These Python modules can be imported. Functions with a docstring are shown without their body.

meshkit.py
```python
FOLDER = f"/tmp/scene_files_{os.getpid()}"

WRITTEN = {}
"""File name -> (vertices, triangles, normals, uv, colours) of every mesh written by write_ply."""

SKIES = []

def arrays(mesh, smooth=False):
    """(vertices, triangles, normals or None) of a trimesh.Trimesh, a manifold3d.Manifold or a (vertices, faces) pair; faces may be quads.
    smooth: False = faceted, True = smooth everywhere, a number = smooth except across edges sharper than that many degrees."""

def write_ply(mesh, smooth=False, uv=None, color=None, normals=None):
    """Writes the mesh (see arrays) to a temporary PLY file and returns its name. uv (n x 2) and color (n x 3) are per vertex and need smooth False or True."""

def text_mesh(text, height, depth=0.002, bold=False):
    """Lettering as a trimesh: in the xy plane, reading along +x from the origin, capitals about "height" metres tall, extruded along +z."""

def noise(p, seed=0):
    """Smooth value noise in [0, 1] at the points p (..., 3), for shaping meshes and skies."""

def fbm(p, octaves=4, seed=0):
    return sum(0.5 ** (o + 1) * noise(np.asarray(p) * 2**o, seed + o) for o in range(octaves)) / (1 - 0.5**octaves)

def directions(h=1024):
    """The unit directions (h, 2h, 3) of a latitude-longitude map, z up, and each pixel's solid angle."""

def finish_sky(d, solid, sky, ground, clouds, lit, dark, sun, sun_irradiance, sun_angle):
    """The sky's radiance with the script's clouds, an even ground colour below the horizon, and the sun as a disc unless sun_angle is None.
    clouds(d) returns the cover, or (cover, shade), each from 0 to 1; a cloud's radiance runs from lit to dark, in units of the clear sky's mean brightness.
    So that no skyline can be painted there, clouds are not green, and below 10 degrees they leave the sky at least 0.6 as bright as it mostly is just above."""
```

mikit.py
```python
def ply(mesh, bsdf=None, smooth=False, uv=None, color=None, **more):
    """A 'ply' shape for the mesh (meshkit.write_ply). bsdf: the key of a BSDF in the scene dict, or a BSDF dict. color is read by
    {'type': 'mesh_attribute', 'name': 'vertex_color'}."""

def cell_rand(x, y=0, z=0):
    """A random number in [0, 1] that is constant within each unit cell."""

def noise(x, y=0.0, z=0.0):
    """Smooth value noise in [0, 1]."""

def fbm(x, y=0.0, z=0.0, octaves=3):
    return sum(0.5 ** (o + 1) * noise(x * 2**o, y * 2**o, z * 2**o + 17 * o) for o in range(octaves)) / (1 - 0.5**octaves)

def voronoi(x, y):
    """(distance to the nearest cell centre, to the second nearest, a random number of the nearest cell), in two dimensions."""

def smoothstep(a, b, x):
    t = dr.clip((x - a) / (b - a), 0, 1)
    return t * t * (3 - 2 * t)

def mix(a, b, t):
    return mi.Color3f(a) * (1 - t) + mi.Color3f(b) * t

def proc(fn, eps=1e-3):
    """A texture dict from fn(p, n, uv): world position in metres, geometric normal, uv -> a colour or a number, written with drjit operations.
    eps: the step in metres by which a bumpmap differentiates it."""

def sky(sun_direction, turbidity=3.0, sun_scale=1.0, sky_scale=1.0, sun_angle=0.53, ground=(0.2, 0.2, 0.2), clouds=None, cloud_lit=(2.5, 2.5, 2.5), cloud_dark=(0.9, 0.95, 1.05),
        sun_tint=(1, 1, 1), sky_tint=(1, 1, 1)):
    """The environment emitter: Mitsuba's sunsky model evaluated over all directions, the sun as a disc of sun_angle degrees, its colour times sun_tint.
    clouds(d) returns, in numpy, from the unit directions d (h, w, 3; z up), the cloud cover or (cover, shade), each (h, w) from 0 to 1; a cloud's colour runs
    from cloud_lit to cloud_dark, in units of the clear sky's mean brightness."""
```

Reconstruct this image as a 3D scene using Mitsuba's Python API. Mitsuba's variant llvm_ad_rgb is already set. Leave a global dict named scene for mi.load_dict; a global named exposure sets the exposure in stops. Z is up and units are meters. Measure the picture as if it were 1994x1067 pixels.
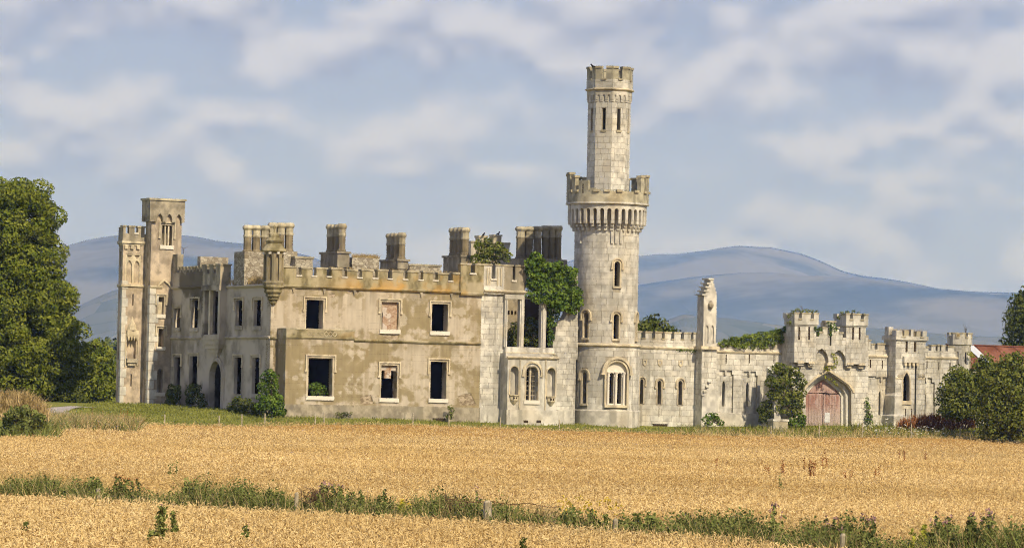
import math, random
import numpy as np, trimesh, manifold3d as m3, shapely
import shapely.affinity as aff
from shapely.geometry import Polygon, box as sbox, Point
from shapely.ops import unary_union
from scipy.interpolate import RBFInterpolator
import drjit as dr, mitsuba as mi, mikit, meshkit
from mikit import proc, noise, fbm, mix, smoothstep, cell_rand

scene, labels = {}, {}
T = mi.ScalarTransform4f
# ------------------------------------------------------------------ camera, sky, exposure
# castle frame: x east along the south front, y north into the house, z up, metres; origin at the south-west corner of the house
F, CX, CY, ROLL, YAW = 7400.0, 997.0, 533.5, 0.020, math.radians(28)
PITCH = math.atan(241.5 / F)
_r0 = np.array([math.cos(YAW), -math.sin(YAW), 0]); _f0 = np.array([math.sin(YAW), math.cos(YAW), 0]); _z = np.array([0, 0, 1.0])
FW = math.cos(PITCH) * _f0 + math.sin(PITCH) * _z
_u0 = math.cos(PITCH) * _z - math.sin(PITCH) * _f0
RT = math.cos(ROLL) * _r0 + math.sin(ROLL) * _u0
UP = math.cos(ROLL) * _u0 - math.sin(ROLL) * _r0
def ray(x, y): return FW + RT * (x - CX) / F - UP * (y - CY) / F
CAM = -ray(523, 806) * 285.0
scene['camera'] = dict(type='perspective', fov=math.degrees(2 * math.atan(CX / F)), fov_axis='x', near_clip=1.0, far_clip=60000.0,
    to_world=T().look_at(origin=CAM.tolist(), target=(CAM + FW * 100).tolist(), up=UP.tolist()), medium={'type': 'ref', 'id': 'air'})
exposure = 1.95
_az, _el = math.radians(6.5), math.radians(42)
SUN = (math.sin(_az) * math.cos(_el), -math.cos(_az) * math.cos(_el), math.sin(_el))
def cloud_cover(d):
    p = d * np.array([40.0, 40.0, 66.0])
    warp = meshkit.fbm(p * 0.6 + 9, 3, 5)[..., None] * 1.2
    def puff(q):
        n = sum(0.5 ** (o + 1) * np.abs(2 * meshkit.noise(q * 2 ** o + 17 * o, 3 + o) - 1) for o in range(4)) / 0.94
        return 0.55 * meshkit.fbm(q * 0.8, 4, 2) + 0.45 * (1 - n)
    n = puff(p + warp); lower = puff(p + warp + np.array([0, 0, 0.40]))
    big = meshkit.fbm(d * np.array([7.0, 7, 22]) + 3, 3, 8)
    c = np.clip((n + 0.5 * (big - 0.5) - 0.505) / 0.14, 0, 1); c = c * c * (3 - 2 * c)
    shade = np.clip(0.42 + 4.5 * (lower - n), 0, 1)
    low = np.clip((0.065 - d[..., 2]) / 0.05, 0, 1)
    return 0.46 + c * (0.48 - 0.18 * low), np.clip(shade + 0.55 * (1 - c) + 0.35 * low, 0, 1)
scene['sky'] = mikit.sky(SUN, turbidity=3.0, sky_scale=0.78, clouds=cloud_cover, cloud_lit=(2.35, 2.36, 2.9), cloud_dark=(0.95, 1.0, 1.45), sky_tint=(1.2, 1.0, 1.22), sun_tint=(0.97, 1.0, 1.01), ground=(0.2, 0.19, 0.12))

# ------------------------------------------------------------------ helpers
rng = np.random.default_rng(7); R = random.Random(7)
def numbered(key):
    if key not in scene and key not in labels: return key
    i = 1
    while f'{key}_{i:03d}' in scene or f'{key}_{i:03d}' in labels: i += 1
    return f'{key}_{i:03d}'
def put(key, mesh, mat, smooth=False, **kw):
    key = numbered(key); scene[key] = mikit.ply(mesh, mat, smooth=smooth, **kw); return key
def solo(key, mesh, mat, smooth=False): scene[key] = mikit.ply(mesh, mat, smooth=smooth)
def thing(key, label, cat, group=None):
    key = numbered(key); labels[key] = {'label': label, 'category': cat}
    if group: labels[key]['group'] = group
    return key
def tag(key, label, cat, group=None, kind=None):
    labels[key] = {'label': label, 'category': cat}
    if group: labels[key]['group'] = group
    if kind: labels[key]['kind'] = kind
def struct(key, mesh, mat, smooth=False):
    scene[key] = mikit.ply(mesh, mat, smooth=smooth); labels[key] = {'kind': 'structure'}
def stuff(key, mesh, mat, label, cat, smooth=False):
    scene[key] = mikit.ply(mesh, mat, smooth=smooth)
    labels[key] = {'kind': 'stuff', 'label': label, 'category': cat} if '__' not in key else {'kind': 'stuff'}
def cat(ms): return trimesh.util.concatenate([m for m in ms if m is not None and len(m.faces)])
class Plane:
    """an upright plane: origin O, facing n = (-sin t, -cos t); s runs along e = (cos t, -sin t), height z, depth h outwards"""
    def __init__(self, O, t=0.0):
        t = math.radians(t); self.O = np.array([O[0], O[1], 0.0]); self.t = t
        self.n = np.array([-math.sin(t), -math.cos(t), 0]); self.e = np.array([math.cos(t), -math.sin(t), 0])
        self.M = np.eye(4); self.M[:3, 0], self.M[:3, 1], self.M[:3, 2], self.M[:3, 3] = self.e, _z, self.n, self.O
    def px(self, x, y, h=0.0):
        d = ray(x, y); k = (h - (CAM - self.O) @ self.n) / (d @ self.n); p = CAM + d * k
        return float((p - self.O) @ self.e), float(p[2])
    def rect(self, x0, y0, x1, y1, h=0.0):
        xm, ym = (x0 + x1) / 2, (y0 + y1) / 2
        return self.px(x0, ym, h)[0], self.px(xm, y1, h)[1], self.px(x1, ym, h)[0], self.px(xm, y0, h)[1]
    def poly(self, pts, h=0.0): return Polygon([self.px(x, y, h) for x, y in pts])
    def at(self, s, z, h=0.0): return self.O + self.e * s + _z * z + self.n * h
    def ext(self, poly, h0, h1):
        ms = []
        for g in getattr(poly, 'geoms', [poly]):
            if g.is_empty or g.geom_type != 'Polygon' or g.area < 1e-4: continue
            m = trimesh.creation.extrude_polygon(g, h1 - h0, engine='earcut'); m.apply_translation([0, 0, h0]); ms.append(m)
        if not ms: return None
        m = cat(ms); m.apply_transform(self.M); return m
    def box(self, s0, z0, s1, z1, h0, h1): return self.ext(sbox(min(s0, s1), min(z0, z1), max(s0, s1), max(z0, z1)), h0, h1)
def bx(x0, x1, y0, y1, z0, z1):
    m = trimesh.creation.box((x1 - x0, y1 - y0, z1 - z0)); m.apply_translation(((x0 + x1) / 2, (y0 + y1) / 2, (z0 + z1) / 2)); return m
def arch(xc, w, z0, zs, kind='round', rise=None, n=10):
    """an opening outline: width w about xc, sill z0, springing zs"""
    r = w / 2
    if kind == 'round': top = [(xc + r * math.cos(a), zs + r * math.sin(a)) for a in np.linspace(0, math.pi, 2 * n + 1)]
    else:
        rise = rise or r * 1.5
        k = (rise * rise - r * r) / (2 * r) + r            # radius of each arc, centres on the springing line
        a1 = math.asin(min(1, rise / k)); right = [(xc + r - k + k * math.cos(a), zs + k * math.sin(a)) for a in np.linspace(0, a1, n)]
        top = right + [(2 * xc - x, z) for x, z in right[::-1][1:]]
    return Polygon([(xc - r, z0), (xc + r, z0)] + top)
def rough(poly, amp=0.02, step=0.25, seed=0):
    def ring(c):
        c = np.asarray(shapely.segmentize(shapely.LineString(c), step).coords)[:-1]
        q = np.stack([c[:, 0] * 3.1, c[:, 1] * 3.1, np.full(len(c), seed * 1.7)], 1)
        return c + (np.stack([meshkit.fbm(q, 2, 3), meshkit.fbm(q + 50, 2, 4)], 1) - 0.5) * 2 * amp
    out = []
    for g in getattr(poly, 'geoms', [poly]):
        if g.geom_type == 'Polygon' and not g.is_empty:
            out.append(Polygon(ring(g.exterior.coords), [ring(i.coords) for i in g.interiors]).buffer(0))
    return unary_union(out)
def lathe(profile, c, sides=24, turn=0.0):
    """a solid of revolution about the upright axis through c; profile: (radius, z) from the bottom up"""
    p = np.array(profile, float); a = np.arange(sides) * 2 * math.pi / sides + turn
    v = np.stack([c[0] + p[:, :1] * np.cos(a), c[1] + p[:, :1] * np.sin(a), np.repeat(p[:, 1:], sides, 1)], -1).reshape(-1, 3)
    f, n = [], len(p)
    for i in range(n - 1):
        for j in range(sides):
            q = (i * sides + j, i * sides + (j + 1) % sides, (i + 1) * sides + (j + 1) % sides, (i + 1) * sides + j); f += [(q[0], q[1], q[2]), (q[0], q[2], q[3])]
    v = np.vstack([v, [[c[0], c[1], p[0, 1]], [c[0], c[1], p[-1, 1]]]]); b, t = len(v) - 2, len(v) - 1
    for j in range(sides):
        k = (j + 1) % sides; f += [(b, k, j), (t, (n - 1) * sides + j, (n - 1) * sides + k)]
    return trimesh.Trimesh(v, f, process=False)
def man(m): return m3.Manifold(m3.Mesh(np.asarray(m.vertices, np.float32), np.asarray(m.faces, np.uint32)))
def unman(m):
    q = m.to_mesh(); return trimesh.Trimesh(q.vert_properties[:, :3], q.tri_verts, process=False)
def weld(m):
    m = trimesh.Trimesh(m.vertices, m.faces); m.merge_vertices(); return m
def cut(m, cutters):
    a = man(weld(m))
    for c in cutters:
        if c is not None: a = a - man(weld(c))
    return unman(a)
def tube(pts, radii, sides=6):
    p = np.asarray(pts, float); r = np.broadcast_to(radii, (len(p),)); t = np.gradient(p, axis=0); t /= np.linalg.norm(t, axis=1, keepdims=True) + 1e-12
    a = np.cross(t, np.where(np.abs(t[:, 2:]) < 0.9, [0, 0, 1.0], [1.0, 0, 0])); a /= np.linalg.norm(a, axis=1, keepdims=True); b = np.cross(t, a)
    g = np.arange(sides) * 2 * np.pi / sides
    v = (p[:, None] + r[:, None, None] * (np.cos(g)[None, :, None] * a[:, None] + np.sin(g)[None, :, None] * b[:, None])).reshape(-1, 3)
    f = []
    for i in range(len(p) - 1):
        for j in range(sides):
            k = (j + 1) % sides; f += [(i * sides + j, i * sides + k, (i + 1) * sides + k), (i * sides + j, (i + 1) * sides + k, (i + 1) * sides + j)]
    for j in range(1, sides - 1): f += [(0, j + 1, j), ((len(p) - 1) * sides, (len(p) - 1) * sides + j, (len(p) - 1) * sides + j + 1)]
    return trimesh.Trimesh(v, f, process=False)
def rock(c, size, seed, sub=2):
    m = trimesh.creation.icosphere(sub); v = m.vertices; k = 0.7 + 0.6 * meshkit.fbm(v * 1.7 + seed * 3.3, 3, seed)
    m.vertices = v * k[:, None] * np.array(size) + np.array(c); return m

# ------------------------------------------------------------------ materials
def diffuse(fn): return {'type': 'twosided', 'bsdf': {'type': 'diffuse', 'reflectance': proc(fn) if callable(fn) else {'type': 'rgb', 'value': list(fn)}}}
def stone_fn(base, dark=0.72, warm=(0.42, 0.34, 0.2)):
    def fn(p, n, uv):
        g = fbm(p.x * 2.3 + p.y * 1.1, p.z * 2.1, p.y * 2.2, 4)
        big = 0.84 + 0.36 * fbm((p.x + p.y) * 0.3, p.z * 0.35, 11.0, 3)
        streak = 0.6 * noise((p.x + p.y) * 1.6, p.z * 0.16, 3.0) + 0.4 * noise((p.x + p.y) * 4.2, p.z * 0.3, 9.0)
        c = mix([b * dark for b in base], [min(1, b * 1.16) for b in base], smoothstep(0.25, 0.75, g))
        c = mix(c, warm, 0.30 * smoothstep(0.6, 0.85, noise(p.x * 0.7 + 4, p.z * 0.6, p.y * 0.7)))
        grey = [0.15, 0.145, 0.115]
        return big * mix(c, grey, 0.6 * smoothstep(0.50, 0.78, streak) * smoothstep(0.35, 0.6, g))
    return fn
for i, b in enumerate([(0.555, 0.545, 0.495), (0.53, 0.515, 0.46), (0.505, 0.50, 0.455), (0.575, 0.57, 0.525)]):
    scene[f'mat_stone{i}'] = diffuse(stone_fn(b))
scene['mat_trim'] = diffuse(stone_fn((0.58, 0.52, 0.39), 0.75))
scene['mat_frame'] = diffuse(stone_fn((0.47, 0.42, 0.325), 0.7))
scene['mat_mortar'] = diffuse((0.325, 0.30, 0.24))
scene['mat_turret'] = diffuse(stone_fn((0.33, 0.285, 0.18), 0.6))
scene['mat_old'] = diffuse(stone_fn((0.405, 0.385, 0.295), 0.6))
scene['mat_grey'] = diffuse(stone_fn((0.36, 0.325, 0.25), 0.55))
scene['mat_flue'] = diffuse(stone_fn((0.225, 0.19, 0.125), 0.7))
scene['mat_cap'] = diffuse(stone_fn((0.43, 0.395, 0.29), 0.6))
scene['mat_sill'] = diffuse((0.66, 0.63, 0.56))
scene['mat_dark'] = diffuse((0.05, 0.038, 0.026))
def stucco(p, n, uv):
    x = p.x - p.y
    a = fbm(x * 0.33 + 3.1, p.z * 0.42, 1.0, 4); b = fbm(x * 2.1, p.z * 2.3, 5.0, 5)
    pale = mix([0.455, 0.40, 0.31], [0.545, 0.495, 0.41], b)
    ochre = mix([0.265, 0.222, 0.130], [0.365, 0.308, 0.195], b)
    c = mix(ochre, pale, smoothstep(0.42, 0.62, a + 0.55 * (b - 0.5)))
    streak = noise(x * 2.6, p.z * 0.22, 2.0)
    c = c * (0.91 + 0.18 * noise(x * 8.0, p.z * 0.8, 6.0))
    c = mix(c, [0.27, 0.21, 0.115], 0.55 * smoothstep(0.55, 0.9, streak) * smoothstep(0.4, 0.62, b))
    c = mix(c, [0.58, 0.535, 0.45], 0.5 * smoothstep(0.66, 0.72, fbm(x * 0.9 + 7, p.z * 1.1, 9.0, 4)))
    run = smoothstep(0.45, 0.75, noise(x * 3.1 + 5, p.z * 0.12, 8.0)) * dr.maximum(smoothstep(7.9, 9.6, p.z), smoothstep(4.4, 5.7, p.z) * smoothstep(5.8, 5.7, p.z))
    c = mix(c, [0.225, 0.195, 0.13], 0.6 * run)
    fr = p.z / 0.47 - dr.floor(p.z / 0.47)
    line = dr.select(fr < 0.06, 1.0, 0.0) * smoothstep(0.42, 0.6, noise(x * 0.8, p.z * 0.9, 4.0))
    return c * (0.9 - 0.2 * line)
scene['mat_stucco'] = diffuse(stucco)
def west_stucco(p, n, uv):
    b = fbm(p.y * 1.2, p.z * 1.0, p.x, 4); a = fbm(p.y * 0.35, p.z * 0.3, 7.0, 3)
    c = mix([0.25, 0.225, 0.18], [0.52, 0.475, 0.40], smoothstep(0.28, 0.68, 0.6 * b + 0.5 * a))
    return mix(c, [0.10, 0.085, 0.055], 0.8 * smoothstep(0.50, 0.66, fbm(p.y * 0.55 + 2, p.z * 0.5, 3.0, 4) + 0.05 * (p.z - 7) - 0.04 * dr.abs(p.y - 14)))
scene['mat_west'] = diffuse(west_stucco)
scene['mat_tower'] = diffuse(stone_fn((0.47, 0.40, 0.31), 0.6))
def lichen(p, n, uv):
    x = p.x - p.y
    b = fbm(x * 2.2, p.z * 1.4, 2.0, 4); a = fbm(x * 0.5, p.z * 0.8, 6.0, 3)
    c = mix([0.165, 0.145, 0.078], [0.36, 0.32, 0.205], smoothstep(0.3, 0.7, b))
    c = mix(c, [0.42, 0.375, 0.27], smoothstep(0.52, 0.7, a) * 0.7)
    low = smoothstep(10.75, 9.7, p.z + 0.8 * (b - 0.5)) * smoothstep(3.0, 9.0, x) * smoothstep(17.5, 12.0, x) * smoothstep(9.2, 9.5, p.z)
    spots = smoothstep(0.57, 0.68, fbm(x * 1.4 + 9, p.z * 1.8, 1.0, 4))
    return mix(c, [0.47, 0.285, 0.08], dr.clip(0.65 * low * smoothstep(0.38, 0.55, a) + 0.28 * spots * smoothstep(4, 9, x), 0, 0.9))
scene['mat_lichen'] = diffuse(lichen)
def rubble(p, n, uv):
    d1, d2, r = mikit.voronoi((p.x + p.y) * 3.2, p.z * 5.0)
    c = mix([0.22, 0.19, 0.14], [0.46, 0.43, 0.35], r)
    return mix([0.16, 0.14, 0.11], c, smoothstep(0.02, 0.16, d2 - d1))
scene['mat_rubble'] = diffuse(rubble)
def brick(p, n, uv):
    z = p.z / 0.085; row = dr.floor(z); x = (p.x - p.y) / 0.24 + 0.5 * (row - 2 * dr.floor(row / 2))
    r = cell_rand(dr.floor(x), row, 3); fx, fz = x - dr.floor(x), z - row
    c = mix([0.29, 0.17, 0.11], [0.44, 0.34, 0.25], r)
    c = mix(c, [0.52, 0.47, 0.42], smoothstep(0.55, 0.62, fbm(p.x * 2.2, p.z * 2.2, 1.0, 3)))
    return mix(c, [0.40, 0.36, 0.3], dr.select((fx < 0.08) | (fz < 0.16), 0.8, 0.0))
scene['mat_brick'] = diffuse(brick)
scene['mat_bare'] = diffuse(lambda p, n, uv: mix([0.21, 0.17, 0.115], [0.42, 0.355, 0.27], smoothstep(0.3, 0.7, fbm(p.x * 5, p.z * 8, 2.0, 3))))
def two(a, b, k=3.0, seed=0.0, o=3):
    return lambda p, n, uv: mix(a, b, smoothstep(0.25, 0.75, fbm(p.x * k + seed, p.y * k, p.z * k, o)))
def leaf(key, a, b, k=3.0): scene[key] = diffuse(two(a, b, k))
leaf('mat_leaf_tree', (0.088, 0.122, 0.014), (0.205, 0.230, 0.038), 1.6)
leaf('mat_leaf_dark', (0.045, 0.065, 0.016), (0.125, 0.145, 0.038), 2.0)
leaf('mat_leaf_ivy', (0.055, 0.105, 0.016), (0.160, 0.240, 0.042), 2.4)
leaf('mat_leaf_mat', (0.085, 0.130, 0.018), (0.215, 0.275, 0.048), 2.4)
leaf('mat_leaf_shrub', (0.070, 0.098, 0.018), (0.195, 0.215, 0.050), 2.4)
leaf('mat_leaf_yellow', (0.17, 0.20, 0.025), (0.33, 0.34, 0.05), 3.0)
leaf('mat_weed', (0.090, 0.118, 0.032), (0.205, 0.232, 0.075), 3.0)
leaf('mat_weed_dark', (0.080, 0.105, 0.032), (0.180, 0.205, 0.065), 3.0)
leaf('mat_bramble', (0.075, 0.05, 0.03), (0.19, 0.125, 0.08), 3.5)
leaf('mat_dry', (0.34, 0.26, 0.12), (0.54, 0.43, 0.23), 2.5)
leaf('mat_dock', (0.19, 0.085, 0.036), (0.34, 0.16, 0.068), 3.0)
leaf('mat_pink', (0.24, 0.14, 0.15), (0.36, 0.22, 0.23), 5.0)
leaf('mat_gold', (0.45, 0.33, 0.03), (0.6, 0.47, 0.06), 5.0)
leaf('mat_flower', (0.6, 0.6, 0.52), (0.8, 0.8, 0.75), 5.0)
leaf('mat_grass', (0.130, 0.150, 0.030), (0.25, 0.265, 0.07), 0.8)
leaf('mat_bark', (0.06, 0.05, 0.035), (0.14, 0.115, 0.085), 4.0)
leaf('mat_wood', (0.30, 0.26, 0.18), (0.50, 0.45, 0.34), 6.0)
leaf('mat_rust', (0.12, 0.055, 0.03), (0.24, 0.12, 0.07), 6.0)
def wheat_fn(p, n, uv):
    a = cell_rand(dr.floor(p.x * 9), dr.floor(p.y * 9), 1); b = fbm(p.x * 0.16, p.y * 0.09, 2.0, 3)
    c = mix([0.49, 0.36, 0.155], [0.73, 0.585, 0.315], a)
    c = mix(c, [0.53, 0.39, 0.17], smoothstep(0.4, 0.75, b) * 0.7)
    return c * (0.83 + 0.2 * noise(p.x * 0.05 + 3, p.y * 0.07, 5.0))
scene['mat_wheat'] = diffuse(wheat_fn)
scene['mat_straw'] = diffuse(two((0.25, 0.14, 0.045), (0.42, 0.265, 0.09), 2.5))
def ground_fn(p, n, uv):
    g = fbm(p.x * 0.35, p.y * 0.35, 1.0, 4)
    c = mix([0.115, 0.135, 0.030], [0.235, 0.235, 0.07], g)
    far = smoothstep(400, 900, dr.sqrt(p.x * p.x + p.y * p.y))
    return mix(c, mix([0.10, 0.13, 0.04], [0.23, 0.21, 0.09], cell_rand(dr.floor(p.x / 260), dr.floor(p.y / 180), 4)), far)
scene['mat_ground'] = diffuse(ground_fn)
scene['mat_gravel'] = diffuse(two((0.27, 0.25, 0.245), (0.42, 0.395, 0.385), 4.0))
def hill_fn(p, n, uv):
    a = fbm(p.x / 600, p.y / 600, p.z / 220, 5)
    c = mix([0.025, 0.042, 0.04], [0.145, 0.145, 0.12], smoothstep(0.38, 0.62, a))
    d1, d2, r = mikit.voronoi(p.x / 95, p.y / 150)
    f = mix([0.07, 0.09, 0.06], [0.14, 0.14, 0.10], r)
    f = mix([0.075, 0.095, 0.06], f, smoothstep(0.02, 0.06, d2 - d1))
    return mix(f, c, smoothstep(120, 330, p.z + 240 * (a - 0.5)))
scene['mat_hill'] = diffuse(hill_fn)
def door_fn(p, n, uv):
    a = fbm(p.x * 3, p.z * 1.2, 4.0, 4); plank = cell_rand(dr.floor(p.x / 0.16), 0, 2)
    c = mix([0.30, 0.17, 0.145], [0.40, 0.30, 0.275], smoothstep(0.3, 0.7, a + 0.25 * (plank - 0.5)))
    return mix(c, [0.38, 0.33, 0.31], smoothstep(1.7, 0.4, p.z + 1.2 * (a - 0.5)) * 0.75)
scene['mat_door'] = diffuse(door_fn)
scene['mat_roof'] = diffuse(two((0.16, 0.065, 0.042), (0.27, 0.125, 0.085), 0.9))
scene['mat_sheet'] = diffuse((0.52, 0.56, 0.60))
scene['mat_notice'] = diffuse((0.55, 0.57, 0.60))
scene['mat_black'] = diffuse((0.02, 0.02, 0.022))
STONES = ['mat_stone0', 'mat_stone1', 'mat_stone2', 'mat_stone3']
def stone_mat(): return R.choices(STONES, (5, 3, 2.2, 2.2))[0]
# ------------------------------------------------------------------ terrain
CROP = 0.75
_verge = np.array([(-700, 110), (-300, 150), (0, 190), (150, 225), (250, 262), (451, 268), (1000, 283), (1144, 286), (1345, 290), (1571, 296), (1994, 305), (2500, 312)], float)
_ditch = np.array([(-700, 90), (0, 83), (400, 79), (1000, 72.5), (1320, 67), (1594, 63), (1994, 57.5), (2500, 51)], float)
def spot(x, d): return CAM[:2] + (_f0[:2] + _r0[:2] * (x - CX) / F) * d      # the ground point at depth d in the direction of column x
_ctl = [(spot(x, d), CAM[2] - dy / F * d - CROP) for x, d, dy in
        [(0, 190, 95), (150, 225, 76), (250, 262, 64), (451, 268, 62), (1000, 283, 56), (1144, 286, 57), (1345, 290, 60), (1571, 296, 62), (1994, 305, 64),
         (0, 83, 211), (400, 79, 219), (1000, 72.5, 241), (1320, 67, 261), (1594, 63, 277), (0, 57, 312), (1994, 64, 272), (1000, 150, 119), (1800, 170, 108), (300, 150, 115)]]
_ctl += [((1.3, -1.6), -0.12), ((10, -0.8), -0.25), ((17.8, -0.5), -0.4), ((24, -1.5), -0.45), ((29, -1.5), -0.5), ((34, 2), -0.5), ((40, 2), -0.5), ((50, 1), -0.2), ((57, 1), -0.15), ((64, 2), -0.1),
         ((-2, 4), 0.05), ((-2, 10), 0.3), ((-1, 18), 0.45), ((-4, 20), 0.5), ((0, 40), 0.4), ((30, 40), 0), ((70, 30), 0), ((-20, 40), 0.5), ((-40, 20), 0.3), ((-30, -5), -0.3)]
_rbf = RBFInterpolator(np.array([c[0] for c in _ctl]), np.array([c[1] for c in _ctl]), smoothing=0.5, kernel='linear')
def gz(x, y):
    x, y = np.atleast_1d(np.asarray(x, float)), np.atleast_1d(np.asarray(y, float)); s = x.shape
    p = np.stack([x.ravel(), y.ravel()], 1); r = np.hypot(p[:, 0] + 20, p[:, 1] + 90)
    z = np.full(len(p), -0.6); near = r < 320
    if near.any():
        w = np.clip((320 - r[near]) / 120, 0, 1); z[near] = _rbf(p[near]) * w + -0.6 * (1 - w)
    return (z + 0.08 * (meshkit.fbm(np.c_[p / 3.0, np.zeros(len(p))], 2, 6) - 0.5) * (r < 400)).reshape(s)
def g1(x, y): return float(gz(x, y)[0])
def grid(U, V, fn):
    P = np.array([[fn(u, v) for v in V] for u in U]).reshape(-1, 3) if not callable(getattr(fn, 'vec', None)) else None
    a, b = len(U), len(V); i, j = np.meshgrid(np.arange(a - 1), np.arange(b - 1), indexing='ij'); q = (i * b + j).ravel()
    return P, np.vstack([np.stack([q, q + b, q + b + 1], 1), np.stack([q, q + b + 1, q + 1], 1)])
def gridf(a, b):
    i, j = np.meshgrid(np.arange(a - 1), np.arange(b - 1), indexing='ij'); q = (i * b + j).ravel()
    return np.vstack([np.stack([q, q + b, q + b + 1], 1), np.stack([q, q + b + 1, q + 1], 1)])
_g = np.concatenate([-np.geomspace(19000, 150, 30), np.arange(-140, 141, 2.5), np.geomspace(150, 19000, 30)])
_gu, _gv = np.meshgrid(_g - 0, _g, indexing='ij'); _gx, _gy = _gu, _gv - 60
struct('ground', trimesh.Trimesh(np.stack([_gx, _gy, gz(_gx, _gy)], -1).reshape(-1, 3), gridf(len(_g), len(_g)), process=False), 'mat_ground', smooth=True)
def ridge(key, D, W, profile, seed, amp):
    xs = np.arange(-900, 2900, 12.0); pr = np.array(profile, float); ys = np.interp(xs, pr[:, 0], pr[:, 1]) 
    t = np.linspace(-1, 1, 41); V = []
    for x, y in zip(xs, ys):
        d = ray(x, y); k = 1 / math.hypot(d[0], d[1]); zr = CAM[2] + d[2] * k * D
        r = D + t * W; e = np.clip(1 - np.abs(t) ** 1.35, 0, 1)
        P = np.stack([CAM[0] + d[0] * k * r, CAM[1] + d[1] * k * r, np.zeros(41)], 1)
        nz = (meshkit.fbm(np.c_[P[:, :2] / 1400.0, np.full(41, seed)], 5, seed) - 0.5) * amp * np.clip(np.abs(t) * 6, 0.12, 1) * 1.7 * np.clip(e * 3, 0, 1)
        nz += (meshkit.fbm(np.c_[P[:, :2] / 320.0, np.full(41, seed)], 3, seed + 9) - 0.5) * amp * 0.10
        P[:, 2] = (zr + 6) * e - 6 + nz - 3 * (np.abs(t) > 0.97)
        V.append(P)
    struct(key, trimesh.Trimesh(np.array(V).reshape(-1, 3), gridf(len(xs), 41), process=False), 'mat_hill', smooth=True)
ridge('mountain', 15200, 3400, [(-900, 640), (700, 640), (900, 590), (1100, 540), (1200, 519), (1250, 508), (1300, 498), (1350, 487), (1400, 478), (1440, 474), (1500, 477), (1560, 490), (1600, 505), (1640, 522), (1680, 531), (1720, 537), (1760, 545), (1830, 562), (1900, 564), (1994, 566), (2300, 600), (2900, 680)], 4, 240)
ridge('hill', 12000, 2000, [(-900, 700), (900, 640), (1100, 575), (1250, 553), (1350, 541), (1440, 534), (1520, 534), (1600, 541), (1700, 556), (1800, 575), (1994, 600), (2300, 640), (2900, 700)], 11, 140)
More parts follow.
